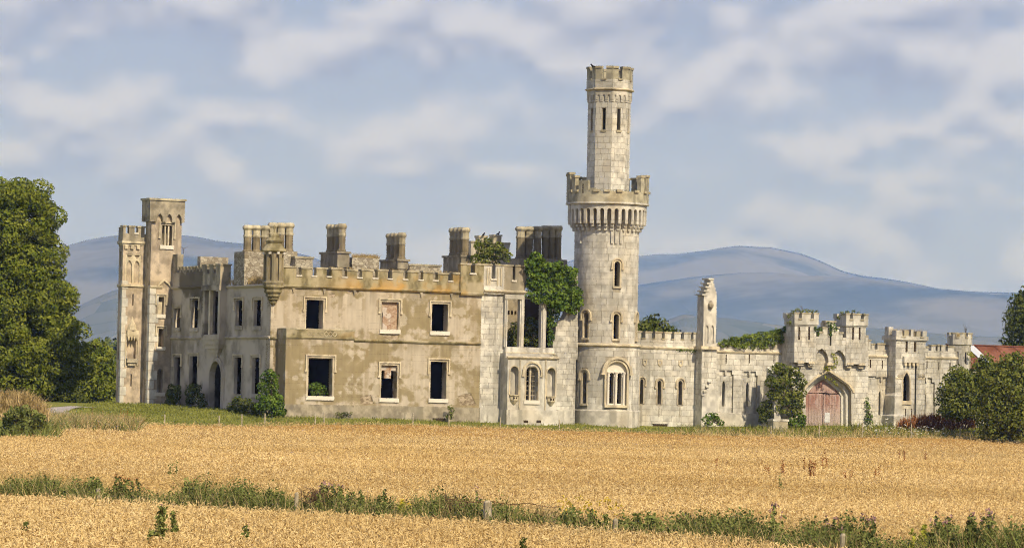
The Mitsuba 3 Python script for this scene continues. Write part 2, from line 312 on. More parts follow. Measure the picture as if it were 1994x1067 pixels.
ridge('hill_001', 11200, 2400, [(-900, 620), (-300, 560), (0, 527), (60, 507), (115, 490), (170, 476), (225, 467), (290, 470), (360, 473), (475, 488), (600, 520), (800, 600), (1000, 700), (2900, 740)], 21, 160)
ridge('hill_002', 7600, 1200, [(-900, 700), (-200, 660), (120, 618), (170, 590), (225, 566), (300, 566), (420, 590), (600, 660), (900, 720), (1250, 640), (1330, 612), (1420, 622), (1560, 640), (1700, 640), (1994, 660), (2900, 740)], 31, 80)
# air: far things fade to a pale blue
scene['air'] = {'type': 'homogeneous', 'albedo': {'type': 'rgb', 'value': [0.76, 0.87, 0.995]}, 'sigma_t': {'type': 'rgb', 'value': [3.0e-5, 4.3e-5, 8.4e-5]}, 'scale': 1.0}
scene['haze'] = {'type': 'cube', 'to_world': T().translate([0, -60, 640]).scale([19500, 19500, 665]), 'bsdf': {'type': 'null'}, 'interior': {'type': 'ref', 'id': 'air'}}
labels['haze'] = {'kind': 'stuff', 'label': 'pale blue summer haze over the plain and the distant hills', 'category': 'haze'}

# ------------------------------------------------------------------ the wheat
def ears(x, d, scale, r):
    """bent ears with a stalk and a leaf blade, at columns x and depths d"""
    n = len(x); p = CAM[:2] + (_f0[:2] + _r0[:2] * ((x - CX) / F)[:, None]) * d[:, None]
    zb = gz(p[:, 0], p[:, 1]) + CROP + r.normal(0, 0.035, n) + 0.05 * (meshkit.fbm(np.c_[p / 6.0, np.zeros(n)], 3, 12) - 0.5) * 2
    az = r.uniform(0, 2 * np.pi, n); tilt = r.uniform(0.2, 1.9, n)
    D = np.stack([np.sin(tilt) * np.cos(az), np.sin(tilt) * np.sin(az), np.cos(tilt)], 1)
    L = (r.uniform(0.075, 0.12, n) * scale)[:, None]; w = (r.uniform(0.010, 0.016, n) * scale)[:, None]
    A = np.cross(D, r.normal(size=(n, 3))); A /= np.linalg.norm(A, axis=1, keepdims=True); B = np.cross(D, A)
    base = np.c_[p, zb] - D * L * 0.3
    V = [base] + [base + D * L * 0.45 + w * (A * math.cos(q) + B * math.sin(q)) for q in (0, 2.094, 4.189)] + [base + D * L]
    Fc = [(0, 2, 1), (0, 3, 2), (0, 1, 3), (4, 1, 2), (4, 2, 3), (4, 3, 1)]
    k = len(V); V += [base + A * w * 0.35, base - A * w * 0.35, base - np.c_[D[:, :2] * 0.06, np.full(n, 0.22)]]; Fc += [(k, k + 1, k + 2)]
    k = len(V); q = r.normal(size=(n, 3)) * [0.07, 0.07, 0.05] * scale[:, None]
    V += [base - [0, 0, 0.05], base - [0, 0, 0.065] + B * w * 0.9, base + q - [0, 0, 0.03]]; Fc += [(k, k + 1, k + 2)]
    m = len(V); v = np.stack(V, 1).reshape(-1, 3); f = (np.array(Fc)[None] + (np.arange(n) * m)[:, None, None]).reshape(-1, 3)
    return v, f
def field(key, lo, hi, dens, label, seed):
    r = np.random.default_rng(seed); X, Dd = [], []
    for a in np.arange(44, 320, 4.0):
        b = a + 4; n = int(dens((a + b) / 2) * (b * b - a * a) / 2 * 2340 / F)
        x = r.uniform(-170, 2170, n); d = np.sqrt(r.uniform(a * a, b * b, n)); wob = 1.2 * (meshkit.fbm(np.c_[x / 40, d * 0 + seed, d * 0], 3, 3) - 0.5) * (d / 100)
        k = (d > lo(x) + wob) & (d < hi(x) + wob); X.append(x[k]); Dd.append(d[k])
    X, Dd = np.concatenate(X), np.concatenate(Dd)
    v, f = ears(X, Dd, 1.0 + np.clip((Dd - 90) / 160, 0, 1) * 0.9, r)
    stuff(key, trimesh.Trimesh(v, f, process=False), 'mat_wheat', label, 'wheat')
    xs = np.arange(-260, 2261, 30.0); t = np.linspace(0, 1, 40); V = []
    for x in xs:
        l, h = float(lo(x)), float(hi(x)); d = l + (h - l) * t; d = l + (h - 1.2 - l) * t; d = np.r_[l, d, h - 1.2]; p = np.array([spot(x, q) for q in d])
        z = gz(p[:, 0], p[:, 1]) + CROP - 0.11; z[0] -= 0.7; z[-1] -= 0.7; V.append(np.c_[p, z])
    stuff(key.replace('wheat', 'straw'), trimesh.Trimesh(np.array(V).reshape(-1, 3), gridf(len(xs), 42), process=False), 'mat_straw', label.replace('ripe wheat', 'dense straw below the ears of the wheat'), 'straw')
v_of = lambda x: np.interp(x, _verge[:, 0], _verge[:, 1]); d_of = lambda x: np.interp(x, _ditch[:, 0], _ditch[:, 1])
field('wheat_field', lambda x: d_of(x) + 4.2, v_of, lambda d: np.interp(d, [60, 85, 110, 150, 200, 300], [75, 60, 32, 17, 10, 7]), 'ripe wheat in the wide field between the weedy ditch and the ruin', 31)
field('wheat_field_001', lambda x: 50 + 0 * x, d_of, lambda d: np.interp(d, [50, 90], [110, 80]), 'ripe wheat in the near field in front of the weedy ditch', 32)
# ------------------------------------------------------------------ castle: shared builders
def ashlar(holder, pl, region, h, course=0.46, length=1.15, z0=None, limit=290, proud=0.012, seed=0):
    """dressed blocks laid in courses over region (a polygon in s, z) on plane pl; every block is an entry of its own, what is past the limit one mesh"""
    r = random.Random(seed); s0, zb, s1, zt = region.bounds; z = zb if z0 is None else z0; out = []
    shapely.prepare(region)
    while z < zt:
        c = course * r.uniform(0.9, 1.1); s = s0 - r.uniform(0, length)
        while s < s1:
            L = length * r.uniform(0.6, 1.35)
            b = sbox(s + 0.012, z + 0.011, s + L - 0.012, z + c - 0.011); s += L
            if not region.intersects(b): continue
            if not region.contains(b): b = b.intersection(region)
            for g in getattr(b, 'geoms', [b]):
                if g.geom_type == 'Polygon' and g.area > 0.012: out.append((g.simplify(0.01), h + r.uniform(0.0, proud) + (0.012 if r.random() < 0.08 else 0)))
        z += c
    out.sort(key=lambda g: -g[0].area); rest = []
    for i, (g, k) in enumerate(out):
        m = pl.ext(g, h - 0.03, k)
        if m is None: continue
        if i < limit: put(holder + '__stone', m, stone_mat())
        else: rest.append(m)
    if rest: stuff(holder + '__stonework', cat(rest), 'mat_stone1', '', '')
def mould(holder, pl, s0, s1, z, hgt=0.18, out=0.14, mat='mat_trim', name='string_course', back=-0.05):
    r = random.Random(int(s0 * 97)); ms = []; s = s0
    while s < s1 - 0.01:      # a run of separate lengths, slightly out of line
        e = min(s1, s + r.uniform(1.0, 1.9)); e = s1 if s1 - e < 0.5 else e; d = r.uniform(-0.012, 0.012)
        p = Polygon([(back, z - hgt), (out * 0.45, z - hgt), (out + d, z - hgt * 0.45), (out + d, z - hgt * 0.12), (0.02, z + 0.03), (back, z + 0.03)])
        m = trimesh.creation.extrude_polygon(p, e - s - 0.012, engine='earcut')          # (h, z, s)
        M = np.eye(4); M[:3, 0], M[:3, 1], M[:3, 2] = pl.n, _z, -pl.e; M[:3, 3] = pl.at(e - 0.006, d * 0.5); m.apply_transform(M); ms.append(m); s = e
    return put(holder + '__' + name, cat(ms), mat)
def frame_of(poly, w): return poly.buffer(w, join_style=2).difference(poly)
def label_mould(poly, drop, w=0.10, gap=0.16):
    """a hood over a square-headed opening, turned down at the sides"""
    a, b, c, d = poly.bounds
    return unary_union([sbox(a - gap - w, d + gap, c + gap + w, d + gap + w), sbox(a - gap - w, d - drop, a - gap, d + gap), sbox(c + gap, d - drop, c + gap + w, d + gap),
                        sbox(a - gap - w * 1.5, d - drop - 0.16, a - gap + 0.05, d - drop), sbox(c + gap - 0.05, d - drop - 0.16, c + gap + w * 1.5, d - drop)])
def hood(xc, zs, r0, r1, drop=0.25, n=14):
    o = [(xc + r1 * math.cos(a), zs + r1 * math.sin(a)) for a in np.linspace(0, math.pi, n)]; i = [(xc + r0 * math.cos(a), zs + r0 * math.sin(a)) for a in np.linspace(math.pi, 0, n)]
    p = Polygon(o + i)
    return unary_union([p, sbox(xc - r1, zs - drop, xc - r0, zs + 0.01), sbox(xc + r0, zs - drop, xc + r1, zs + 0.01), sbox(xc - r1 - 0.05, zs - drop - 0.13, xc - r0 + 0.04, zs - drop), sbox(xc + r0 - 0.04, zs - drop - 0.13, xc + r1 + 0.05, zs - drop)])
def window(holder, pl, poly, h, label=None, sill=True, surround=True, drop=0.0, fw=0.13, sill_mat='mat_sill', dark=None, frame_mat='mat_frame', hd=None):
    """everything set round one opening: a window part with its frame, hood and sill"""
    key = numbered(holder + '__window'); a, b, c, d = poly.bounds
    f = frame_of(poly, fw); f = rough(f.difference(sbox(a - 1, b - 1, c + 1, b)), 0.03, 0.13, int(a * 11 + b * 5))
    scene[key] = mikit.ply(pl.ext(f, h - 0.25, h + 0.025), frame_mat)
    if label: labels[key] = {'label': label}
    if drop: put(key + '__hood', pl.ext(label_mould(poly, drop), h - 0.05, h + 0.11), 'mat_trim')
    if hd is not None: put(key + '__hood', pl.ext(hd, h - 0.05, h + 0.12), 'mat_trim')
    if sill: put(key + '__sill', pl.ext(rough(sbox(a - 0.16, b - 0.30, c + 0.16, b), 0.02, 0.2, int(a * 7)), h - 0.3, h + 0.10), sill_mat)
    return key
def coping(pl, s0, s1, z, h0, h1, t=0.12, o=0.06, seed=0):
    q = sbox(s0 - o, z, s1 + o, z + t); return pl.ext(rough(q, 0.035, 0.14, seed + s0), h0 - o, h1 + o)

# ------------------------------------------------------------------ the house
HOUSE = thing('castle_house', 'long two storey ruined house in patchy ochre and cream render with battlements', 'ruined house')
S = Plane((0, 0)); B = Plane((0, -1.46)); W = Plane((0, 0), 90)
CORN, MID, PL = 9.68, 5.77, 0.78
xe = S.px(1110, 740)[0]; xd = S.px(935, 700)[0]
up = [S.rect(596, 584, 629, 640), S.rect(743, 588, 776, 642), S.rect(841, 592, 872, 645)]
lo = [S.rect(742, 711, 773, 775), S.rect(838, 704, 869, 776)]
up = [sbox(*r) for r in up]; lo = [sbox(*r) for r in lo]
bay0 = S.px(543, 700)[0]; bayw = B.rect(600, 697, 647, 771); bayw = sbox(*bayw)
log = S.rect(987, 573, 1076, 676); log = sbox(*log)                    # the open upper loggia
def chipped(p, s): return rough(p, 0.035, 0.18, s)
south = sbox(0, -1.2, xd, CORN)
holes = [chipped(p, i) for i, p in enumerate(up + lo)] + [sbox(bay0 + 1.2, 0.9, bay0 + 4.6, 4.2)]
def lost(pts, k): return rough(S.poly(pts), 0.07, 0.12, k)
gone = [lost(p, 60 + i) for i, p in enumerate((((672, 563), (700, 564), (698, 571), (684, 573), (676, 569)), ((742, 650), (776, 652), (774, 660), (752, 659)), ((700, 772), (722, 768), (728, 786), (704, 787)), ((527, 690), (534, 686), (535, 722), (526, 726)), ((892, 770), (916, 764), (928, 788), (896, 790)), ((640, 572), (654, 573), (650, 580), (641, 579))))]
for q in holes + gone: south = south.difference(q)
for q in gone: put(HOUSE + '__bare_patch', S.ext(q.buffer(0.02), -0.3, -0.045), 'mat_bare')
put(HOUSE + '__south_wall', S.ext(south, -0.75, 0), 'mat_stucco')
# plinth, string course, cornice
xb1 = B.px(688, 720)[0]
put(HOUSE + '__plinth', S.ext(rough(sbox(xb1, -1.2, xd, PL), 0.015, 0.4), -0.1, 0.13), 'mat_grey')
mould(HOUSE, S, 0.0, bay0 + 0.3, MID, mat='mat_lichen'); mould(HOUSE, S, xb1, xd, MID, mat='mat_lichen')
mould(HOUSE, S, 0.35, S.px(894, 568)[0], CORN + 0.03, 0.22, 0.2, 'mat_lichen', 'cornice')
for x in (571, 631, 690, 820, 879):                                    # small drip corbels under the cornice
    s = S.px(x, 562)[0]; put(HOUSE + '__corbel', S.ext(Polygon([(s - 0.12, CORN - 0.18), (s + 0.12, CORN - 0.18), (s, CORN - 0.62)]), -0.05, 0.10), 'mat_grey')
# parapet with its merlons
z_em, z_top = 10.42, 11.16
put(HOUSE + '__parapet', S.ext(sbox(0.3, CORN + 0.02, S.px(897, 545)[0], z_em), -0.45, 0.02), 'mat_lichen')
mer = [(546, 577), (587, 607), (616.3, 636.5), (645.5, 666.4), (675.7, 695.4), (705, 725.7), (735.4, 755), (764, 785), (793.7, 814.7), (824.3, 843.8), (853, 873), (881.7, 896.5)]
ms_ = [(S.px(a, 530)[0], S.px(b, 530)[0]) for a, b in mer]
for i, (a, b) in enumerate(ms_):
    k = put(HOUSE + '__merlon', S.ext(rough(sbox(a, z_em, b, z_top - 0.12 - (0.0, 0.05, 0.02, 0.0, 0.07, 0.03)[i % 6]), 0.04, 0.16, i), -0.44, 0.015), 'mat_lichen')
    put(k + '__coping', coping(S, a, b, z_top - 0.13 - (0.0, 0.05, 0.02, 0.0, 0.07, 0.03)[i % 6], -0.44, 0.02, seed=i), 'mat_cap')
    if i: put(HOUSE + '__embrasure_sill', S.ext(rough(sbox(ms_[i - 1][1] - 0.03, z_em - 0.02, a + 0.03, z_em + 0.07), 0.01, 0.2, i), -0.4, 0.09), 'mat_sill')
# the taller stretch of parapet at its east end, half render, half dressed stone
P2 = Plane((0, -0.16)); q = lambda x, y: P2.px(x, y)
zt2, zb2 = q(906, 512)[1], q(920, 571)[1]; sA, sB, sC = q(897, 540)[0], q(942, 540)[0], q(982, 540)[0]; sD = q(1025, 540)[0]
def tall(a, b, gaps, mat, end=None):
    body = sbox(a, zb2, b, zt2 - 0.13) if end is None else end
    for g0, g1_, gb in gaps: body = body.difference(sbox(g0, gb, g1_, zt2 + 1))
    k = put(HOUSE + '__parapet', P2.ext(rough(body, 0.012, 0.4, int(a)), -0.5, 0), mat)
    edges = [a] + [e for g in gaps for e in g[:2]] + [b]
    for i in range(0, len(edges), 2):
        put(k + '__coping', coping(P2, edges[i], edges[i + 1], zt2 - 0.13, -0.5, 0, seed=i), 'mat_cap')
    for g0, g1_, gb in gaps: put(k + '__embrasure_sill', P2.box(g0 - 0.1, gb - 0.07, g1_ + 0.1, gb + 0.05, -0.45, 0.09), 'mat_sill')
    return k
tall(sA, sB, [(q(917, 525)[0], q(925.5, 525)[0], q(921, 533)[1])], 'mat_lichen')
k = tall(sB + 0.003, sC, [(q(957.7, 530)[0], q(965, 530)[0], q(961, 544)[1])], 'mat_stone1')
for x in (949, 953.5, 969, 975.5): put(k + '__rib', P2.box(q(x, 530)[0] - 0.05, q(960, 556)[1], q(x, 530)[0] + 0.05, zt2 - 0.3, -0.05, 0.07), 'mat_trim')
endp = Polygon([(sC + 0.003, zb2), (q(1021, 568)[0], zb2), (q(1027, 530)[0], q(1027, 530)[1]), (q(1027, 511)[0], zt2 - 0.1), (sC + 0.003, zt2 - 0.13)])
tall(sC + 0.003, q(1020, 520)[0], [(q(998.5, 530)[0], q(1003.6, 530)[0], q(1001, 547)[1])], 'mat_grey', endp)
put(HOUSE + '__plinth_band', P2.box(sB + 0.02, zb2, sC - 0.02, q(960, 557)[1], -0.1, 0.05), 'mat_stone3')
mould(HOUSE, P2, sA, sB, zb2 + 0.02, 0.2, 0.10, 'mat_lichen', 'cornice'); mould(HOUSE, P2, sB + 0.02, q(1025, 570)[0], q(985, 567)[1] + 0.05, 0.22, 0.2, 'mat_trim', 'cornice')
# dressed stone at the east end of the front, and the wall that runs on to the round tower with a broken edge
wl = sbox(xd, -1.2, log.bounds[0], zb2)
rp = S.poly([(1075, 700), (1076, 672), (1080, 655), (1083, 632), (1090, 627), (1098, 622), (1104, 611), (1106, 560), (1106, 536), (1125, 534), (1125, 700)])
rp = unary_union([rough(rp, 0.10, 0.25, 3), sbox(log.bounds[0], -1.2, xe + 0.5, log.bounds[1])]).buffer(0)
lw = sbox(S.px(1022, 745)[0], S.px(1030, 780)[1], S.px(1048, 745)[0], S.px(1030, 716)[1])
put(HOUSE + '__east_wall', S.ext(unary_union([wl, rp]).difference(lw), -0.75, -0.04), 'mat_mortar')
east = unary_union([wl, rp]).difference(sbox(S.px(990, 760)[0], -2, S.px(1084, 760)[0], S.px(1030, 690)[1]))
ashlar(HOUSE + '__east_wall', S, east.buffer(-0.01), 0.0, 0.43, 1.0, limit=150, seed=5)
put(HOUSE + '__plinth', S.box(xd + 0.003, -1.2, S.px(990, 800)[0], PL - 0.02, -0.1, 0.14), 'mat_stone0'); put(HOUSE + '__plinth', S.box(S.px(1084, 800)[0], -1.2, xe, PL - 0.04, -0.1, 0.14), 'mat_stone0')
# windows
window(HOUSE, S, up[0], 0, 'upper window over the bay', sill=False, drop=0.75, fw=0.10)
window(HOUSE, S, up[1], 0, 'upper window blocked with rough brick', drop=0.75); window(HOUSE, S, up[2], 0, None, drop=0.8)
window(HOUSE, S, lo[0], 0, 'lower window with a brick stub hanging in its head', drop=0.8); window(HOUSE, S, lo[1], 0, None, drop=0.8)
a, b, c, d = up[1].bounds
inf = sbox(a + 0.20, b, c - 0.02, d).difference(sbox(a - 1, d - 0.5, a + 0.02, d)).union(sbox(a, d - 0.78, c, d))
put(HOUSE + '__brick_infill', S.ext(rough(inf, 0.03, 0.15, 2), -0.5, -0.22), 'mat_brick')
a, b, c, d = lo[0].bounds
put(HOUSE + '__brick_infill', S.ext(rough(unary_union([sbox(a, d - 0.42, c, d), sbox(a + 0.38, d - 1.0, c - 0.42, d)]), 0.03, 0.15, 4), -0.5, -0.2), 'mat_brick')
for x0, x1, y in ((745, 771, 817), (841, 866, 817)):                    # cellar openings at the foot
    s0, z0 = S.px(x0, y + 2); s1, z1 = S.px(x1, y - 3); put(HOUSE + '__cellar_opening', S.box(s0, z0 - 0.1, s1, z1, 0.08, 0.137), 'mat_dark')
# square bay
b0, b1 = B.px(555.5, 720)[0], xb1; bt, bm = B.px(620, 640)[1], B.px(620, 657)[1]
bay = sbox(b0, -1.2, b1, bt - 0.1).difference(chipped(bayw, 9))
put(HOUSE + '__bay_front', B.ext(bay, -0.6, 0), 'mat_stucco')
put(HOUSE + '__bay_side', bx(b0, b0 + 0.5, -0.862, -0.0, -1.2, bt - 0.1), 'mat_stucco'); put(HOUSE + '__bay_side', bx(b1 - 0.5, b1, -0.862, -0.0, -1.2, bt - 0.1), 'mat_stucco')
put(HOUSE + '__bay_roof', bx(b0 + 0.1, b1 - 0.1, -1.3, -0.01, bt - 0.5, bt - 0.2), 'mat_grey')
put(HOUSE + '__bay_coping', cat([coping(B, b0, b1, bt - 0.1, -1.46, 0, 0.1, 0.07, 3)]), 'mat_cap')
mould(HOUSE, B, b0 - 0.02, b1 + 0.02, bm + 0.04, 0.16, 0.1, 'mat_lichen')
put(HOUSE + '__bay_plinth', B.ext(rough(sbox(b0 - 0.06, -1.2, b1 + 0.06, PL), 0.012, 0.4, 8), -1.45, 0.12), 'mat_grey')
put(HOUSE + '__bay_parapet', B.box(b0 - 0.003, bm + 0.06, b1 + 0.003, bt - 0.1, -0.3, 0.06), 'mat_lichen')
window(HOUSE, B, bayw, 0, 'wide window of the bay, a green shrub growing in it', drop=0.9, fw=0.16)
s0, z0, s1, z1 = B.rect(598, 644.5, 655, 656); w = (s1 - s0) / 7; zm = (z0 + z1) / 2; di = []
for i in range(7):
    c = s0 + w * (i + 0.5); o = Polygon([(c - w * 0.62, zm), (c, z1), (c + w * 0.62, zm), (c, z0)]); di.append(o.difference(o.buffer(-0.045)))
put(HOUSE + '__carved_panel', B.ext(unary_union(di), 0.05, 0.10), 'mat_cap')
# west front: eight openings, a doorway with an oriel above
wr = lambda x0, y0, x1, y1: sbox(*W.rect(x0, y0, x1, y1))
wup = [wr(459, 585, 472, 634), wr(494.5, 584, 508.5, 635), wr(373, 585, 386, 638), wr(339, 600, 351, 638)]
wlo = [wr(456, 696, 470, 767), wr(491, 696, 505, 767), wr(369, 693, 384, 768), wr(339, 695, 351, 768)]
door = (wr(411.5, 703, 434.5, 784).bounds); doorp = arch((door[0] + door[2]) / 2, door[2] - door[0], 0.0, door[3] - 1.2, 'point', 1.2)
ori = wr(413, 566, 434, 650)
L = -W.px(335, 600)[0]
wall = sbox(-L, -1.2, 0, CORN)
for i, p in enumerate(wup + wlo + [doorp, ori]): wall = wall.difference(rough(p, 0.03, 0.2, 30 + i))
put(HOUSE + '__west_wall', W.ext(rough(wall, 0.03, 0.6, 2).intersection(sbox(-L, -2, 0.0, CORN + 0.1)), -0.26, 0), 'mat_west')
for i, p in enumerate(wup + wlo): window(HOUSE, W, p, 0, drop=0.6, fw=0.14, frame_mat='mat_west', sill_mat='mat_west')
put(HOUSE + '__door_arch', W.ext(frame_of(doorp, 0.3).difference(sbox(-50, -3, 0, 0.0)), -0.3, 0.12), 'mat_west')
put(HOUSE + '__door_arch', W.ext(frame_of(doorp, 0.14).difference(sbox(-50, -3, 0, 0.0)), -0.3, 0.2), 'mat_west')
mould(HOUSE, W, -L, 0, MID + 0.06, mat='mat_west', name='string_course'); mould(HOUSE, W, -L, W.px(403, 558)[0], CORN + 0.15, 0.2, 0.2, 'mat_west', 'cornice'); mould(HOUSE, W, W.px(443, 556)[0], -0.2, CORN + 0.06, 0.2, 0.2, 'mat_west', 'cornice')
put(HOUSE + '__plinth', W.box(-L, -1.2, door[0] - 0.4, 0.9, -0.1, 0.14), 'mat_west'); put(HOUSE + '__plinth', W.box(door[2] + 0.4, -1.2, 0, 0.9, -0.1, 0.14), 'mat_west')
# oriel over the door: corbelled base, two jambs, mullion, head, little parapet
o0, o1 = W.px(407, 600)[0], W.px(441, 600)[0]; oc = (o0 + o1) / 2; ow = (o1 - o0) / 2; OH = 0.55
zs, zh = W.px(424, 652)[1], W.px(424, 566)[1]
for i, (k, za, zb) in enumerate(((0.96, -0.34, 0.0), (0.78, -0.68, -0.34), (0.55, -1.0, -0.68), (0.3, -1.3, -1.0), (0.12, -1.6, -1.3))):
    put(HOUSE + '__oriel_corbel', W.box(oc - ow * k, zs + za - 0.4, oc + ow * k, zs + zb - 0.4, -0.05, OH * k), 'mat_west')
put(HOUSE + '__oriel_sill', W.box(o0, zs - 0.4, o1, zs, -0.05, OH + 0.06), 'mat_west')
for s in (o0, o1 - 0.4): put(HOUSE + '__oriel_jamb', W.box(s, zs, s + 0.4, zh, -0.05, OH), 'mat_west')
put(HOUSE + '__mullion', W.box(oc - 0.6, zs, oc - 0.32, zh, 0.25, OH - 0.04), 'mat_trim')
put(HOUSE + '__oriel_head', W.box(o0 - 0.06, zh, o1 + 0.06, zh + 0.42, -0.05, OH + 0.12), 'mat_west')
zo = zh + 0.42
put(HOUSE + '__oriel_parapet', W.box(o0, zo, o1, zo + 0.9, -0.3, OH + 0.05), 'mat_grey')
for s in (o0, oc - 0.4, o1 - 0.8):
    k = put(HOUSE + '__merlon', W.box(s, zo + 0.9, s + 0.8, zo + 1.5, -0.3, OH + 0.045), 'mat_grey'); put(k + '__coping', coping(W, s, s + 0.8, zo + 1.5, -0.3, OH + 0.045), 'mat_cap')
# west battlements at the far end, then a ruined grassy stretch
wz0, wz1, wz2 = CORN + 0.12, W.px(370, 530)[1], W.px(370, 521)[1]
put(HOUSE + '__parapet', W.ext(sbox(-L, wz0, o0 - 0.1, wz1), -0.45, 0.05), 'mat_west')
n = 9; sp = (o0 - 0.1 - (-L + 1.3)) / n
for i in range(n):
    s = -L + 1.3 + i * sp; k = put(HOUSE + '__merlon', W.ext(rough(sbox(s, wz1, s + sp * 0.55, wz2), 0.02, 0.2, i), -0.44, 0.045), 'mat_grey'); put(k + '__coping', coping(W, s, s + sp * 0.55, wz2, -0.44, 0.045, 0.1, 0.05, i), 'mat_cap')
put(HOUSE + '__parapet', W.ext(rough(sbox(-L, wz1, -L + 1.0, wz2 + 1.1), 0.04, 0.25, 5), -0.45, 0.045), 'mat_grey')
put(HOUSE + '__broken_wall', bx(0.8, 3.2, L - 3.6, L - 3.0, CORN, wz2 + 0.9), 'mat_rubble')
# corner turret
CT = (0.12, -0.05); ctx = lambda y: S.px(526, y)[1]
put(HOUSE + '__turret_corbel', cat([lathe([(r0, a), (r1, (a + b) / 2), (r1, b - 0.03), (r1 * 0.88, b)], CT, 8, math.pi / 8) for r0, r1, a, b in
    ((0.06, 0.28, ctx(594), ctx(586)), (0.22, 0.42, ctx(586), ctx(580)), (0.36, 0.56, ctx(580), ctx(573)), (0.5, 0.68, ctx(573), ctx(564)), (0.62, 0.80, ctx(564), ctx(554)))]), 'mat_lichen')
sh = lathe([(0.80, ctx(554)), (0.84, ctx(550)), (0.76, ctx(548)), (0.76, ctx(492)), (0.84, ctx(490))], CT, 8, math.pi / 8)
cut_ = []
for t in range(-45, 271, 45):
    pf = Plane(CT, t); cut_.append(pf.ext(arch(0, 0.26, ctx(546), ctx(503), 'point', 0.35, 6), 0.55, 0.9))
put(HOUSE + '__turret_shaft', cut(sh, cut_), 'mat_turret')
cp = lambda r, y: (r, ctx(y))
put(HOUSE + '__turret_cap', lathe([cp(0.80, 491), cp(0.96, 489), cp(0.94, 486), cp(0.66, 478), cp(0.56, 474), cp(0.62, 472), cp(0.66, 469), cp(0.48, 464), cp(0.36, 462), cp(0.38, 459), cp(0.32, 456), cp(0.10, 452), cp(0.06, 447), cp(0.12, 444), cp(0.12, 441), cp(0.03, 438)], CT, 16), 'mat_lichen', smooth=40)
for t in range(-45, 271, 45): put(HOUSE + '__turret_corbel', Plane(CT, t).box(-0.10, ctx(495), 0.10, ctx(490), 0.6, 0.86), 'mat_sill')
# floors, partitions and the rear wall that keep the rooms dark
X1 = xe - 0.2
lx0, lx1 = log.bounds[0] - 0.8, xe + 0.2
put(HOUSE + '__roof_slab', cat([bx(0.7, lx0, 0.75, 21, 9.0, 9.4), bx(lx0, X1 + 3, 6.0, 21, 9.0, 9.4)]), 'mat_grey')
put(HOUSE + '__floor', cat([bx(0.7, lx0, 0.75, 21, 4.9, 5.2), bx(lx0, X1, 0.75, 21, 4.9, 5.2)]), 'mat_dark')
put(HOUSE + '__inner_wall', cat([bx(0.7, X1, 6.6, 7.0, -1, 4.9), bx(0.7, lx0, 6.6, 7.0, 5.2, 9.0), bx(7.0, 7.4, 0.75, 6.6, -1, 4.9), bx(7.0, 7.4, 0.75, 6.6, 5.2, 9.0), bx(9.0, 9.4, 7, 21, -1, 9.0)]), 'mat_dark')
put(HOUSE + '__rear_wall', bx(0, X1, 21, 21.7, -1.2, CORN), 'mat_grey'); put(HOUSE + '__side_wall', bx(X1, X1 + 0.6, 3.5, 21, -1.2, CORN), 'mat_grey')
# upper loggia: columns, sill, the back wall with its little arcade
lz0, lz1 = log.bounds[1], log.bounds[3]; L2 = Plane((0, -0.28)); lq = lambda x, y: L2.px(x, y)[0]
put(HOUSE + '__loggia_sill', L2.box(lq(984, 680), lz0 - 0.5, lq(1079, 680), lz0 - 0.02, -0.9, 0.05), 'mat_stone3'); mould(HOUSE, L2, lq(983, 684), lq(1079, 684), lz0 - 0.42, 0.14, 0.14)
for x0, x1, zt in ((983, 988.5, zb2), (1012.5, 1021, zb2), (1054, 1064, zb2 - 0.4)):
    w0, w1 = lq(x0, 630), lq(x1, 630); k = put(HOUSE + '__column', cat([L2.box(w0, lz0 - 0.02, w1, zt, -0.45, -0.03), L2.box(w0 + 0.1, lz0, w1 - 0.1, zt - 0.1, -0.4, 0.05)]), 'mat_stone3')
put(HOUSE + '__loggia_head', L2.box(lq(983, 572), zb2 - 0.35, lq(1021, 572), zb2 + 0.0, -0.5, 0.06), 'mat_stone1')
bw = Plane((0, 5.6)); ar = sbox(lx0, 5.2, lx1 + 0.6, 9.4)
for i in range(4):
    c = bw.px(996 + 6.6 * i, 0)[0]; ar = ar.difference(sbox(c - 0.09, bw.px(1000, 613)[1], c + 0.09, bw.px(1000, 605)[1]))
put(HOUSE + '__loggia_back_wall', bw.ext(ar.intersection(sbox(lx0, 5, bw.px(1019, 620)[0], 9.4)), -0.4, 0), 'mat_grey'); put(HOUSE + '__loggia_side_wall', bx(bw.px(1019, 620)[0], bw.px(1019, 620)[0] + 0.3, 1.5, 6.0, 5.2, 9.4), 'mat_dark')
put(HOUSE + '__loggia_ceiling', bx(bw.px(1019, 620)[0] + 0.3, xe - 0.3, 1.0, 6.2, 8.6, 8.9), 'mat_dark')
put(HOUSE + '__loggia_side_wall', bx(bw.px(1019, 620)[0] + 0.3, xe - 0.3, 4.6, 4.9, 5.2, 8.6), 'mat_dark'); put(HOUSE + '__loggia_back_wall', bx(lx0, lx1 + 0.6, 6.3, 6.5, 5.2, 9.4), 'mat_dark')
put(HOUSE + '__loggia_side_wall', bx(lx0, lx0 + 0.35, 0.75, 5.2, 5.2, 9.4), 'mat_grey')
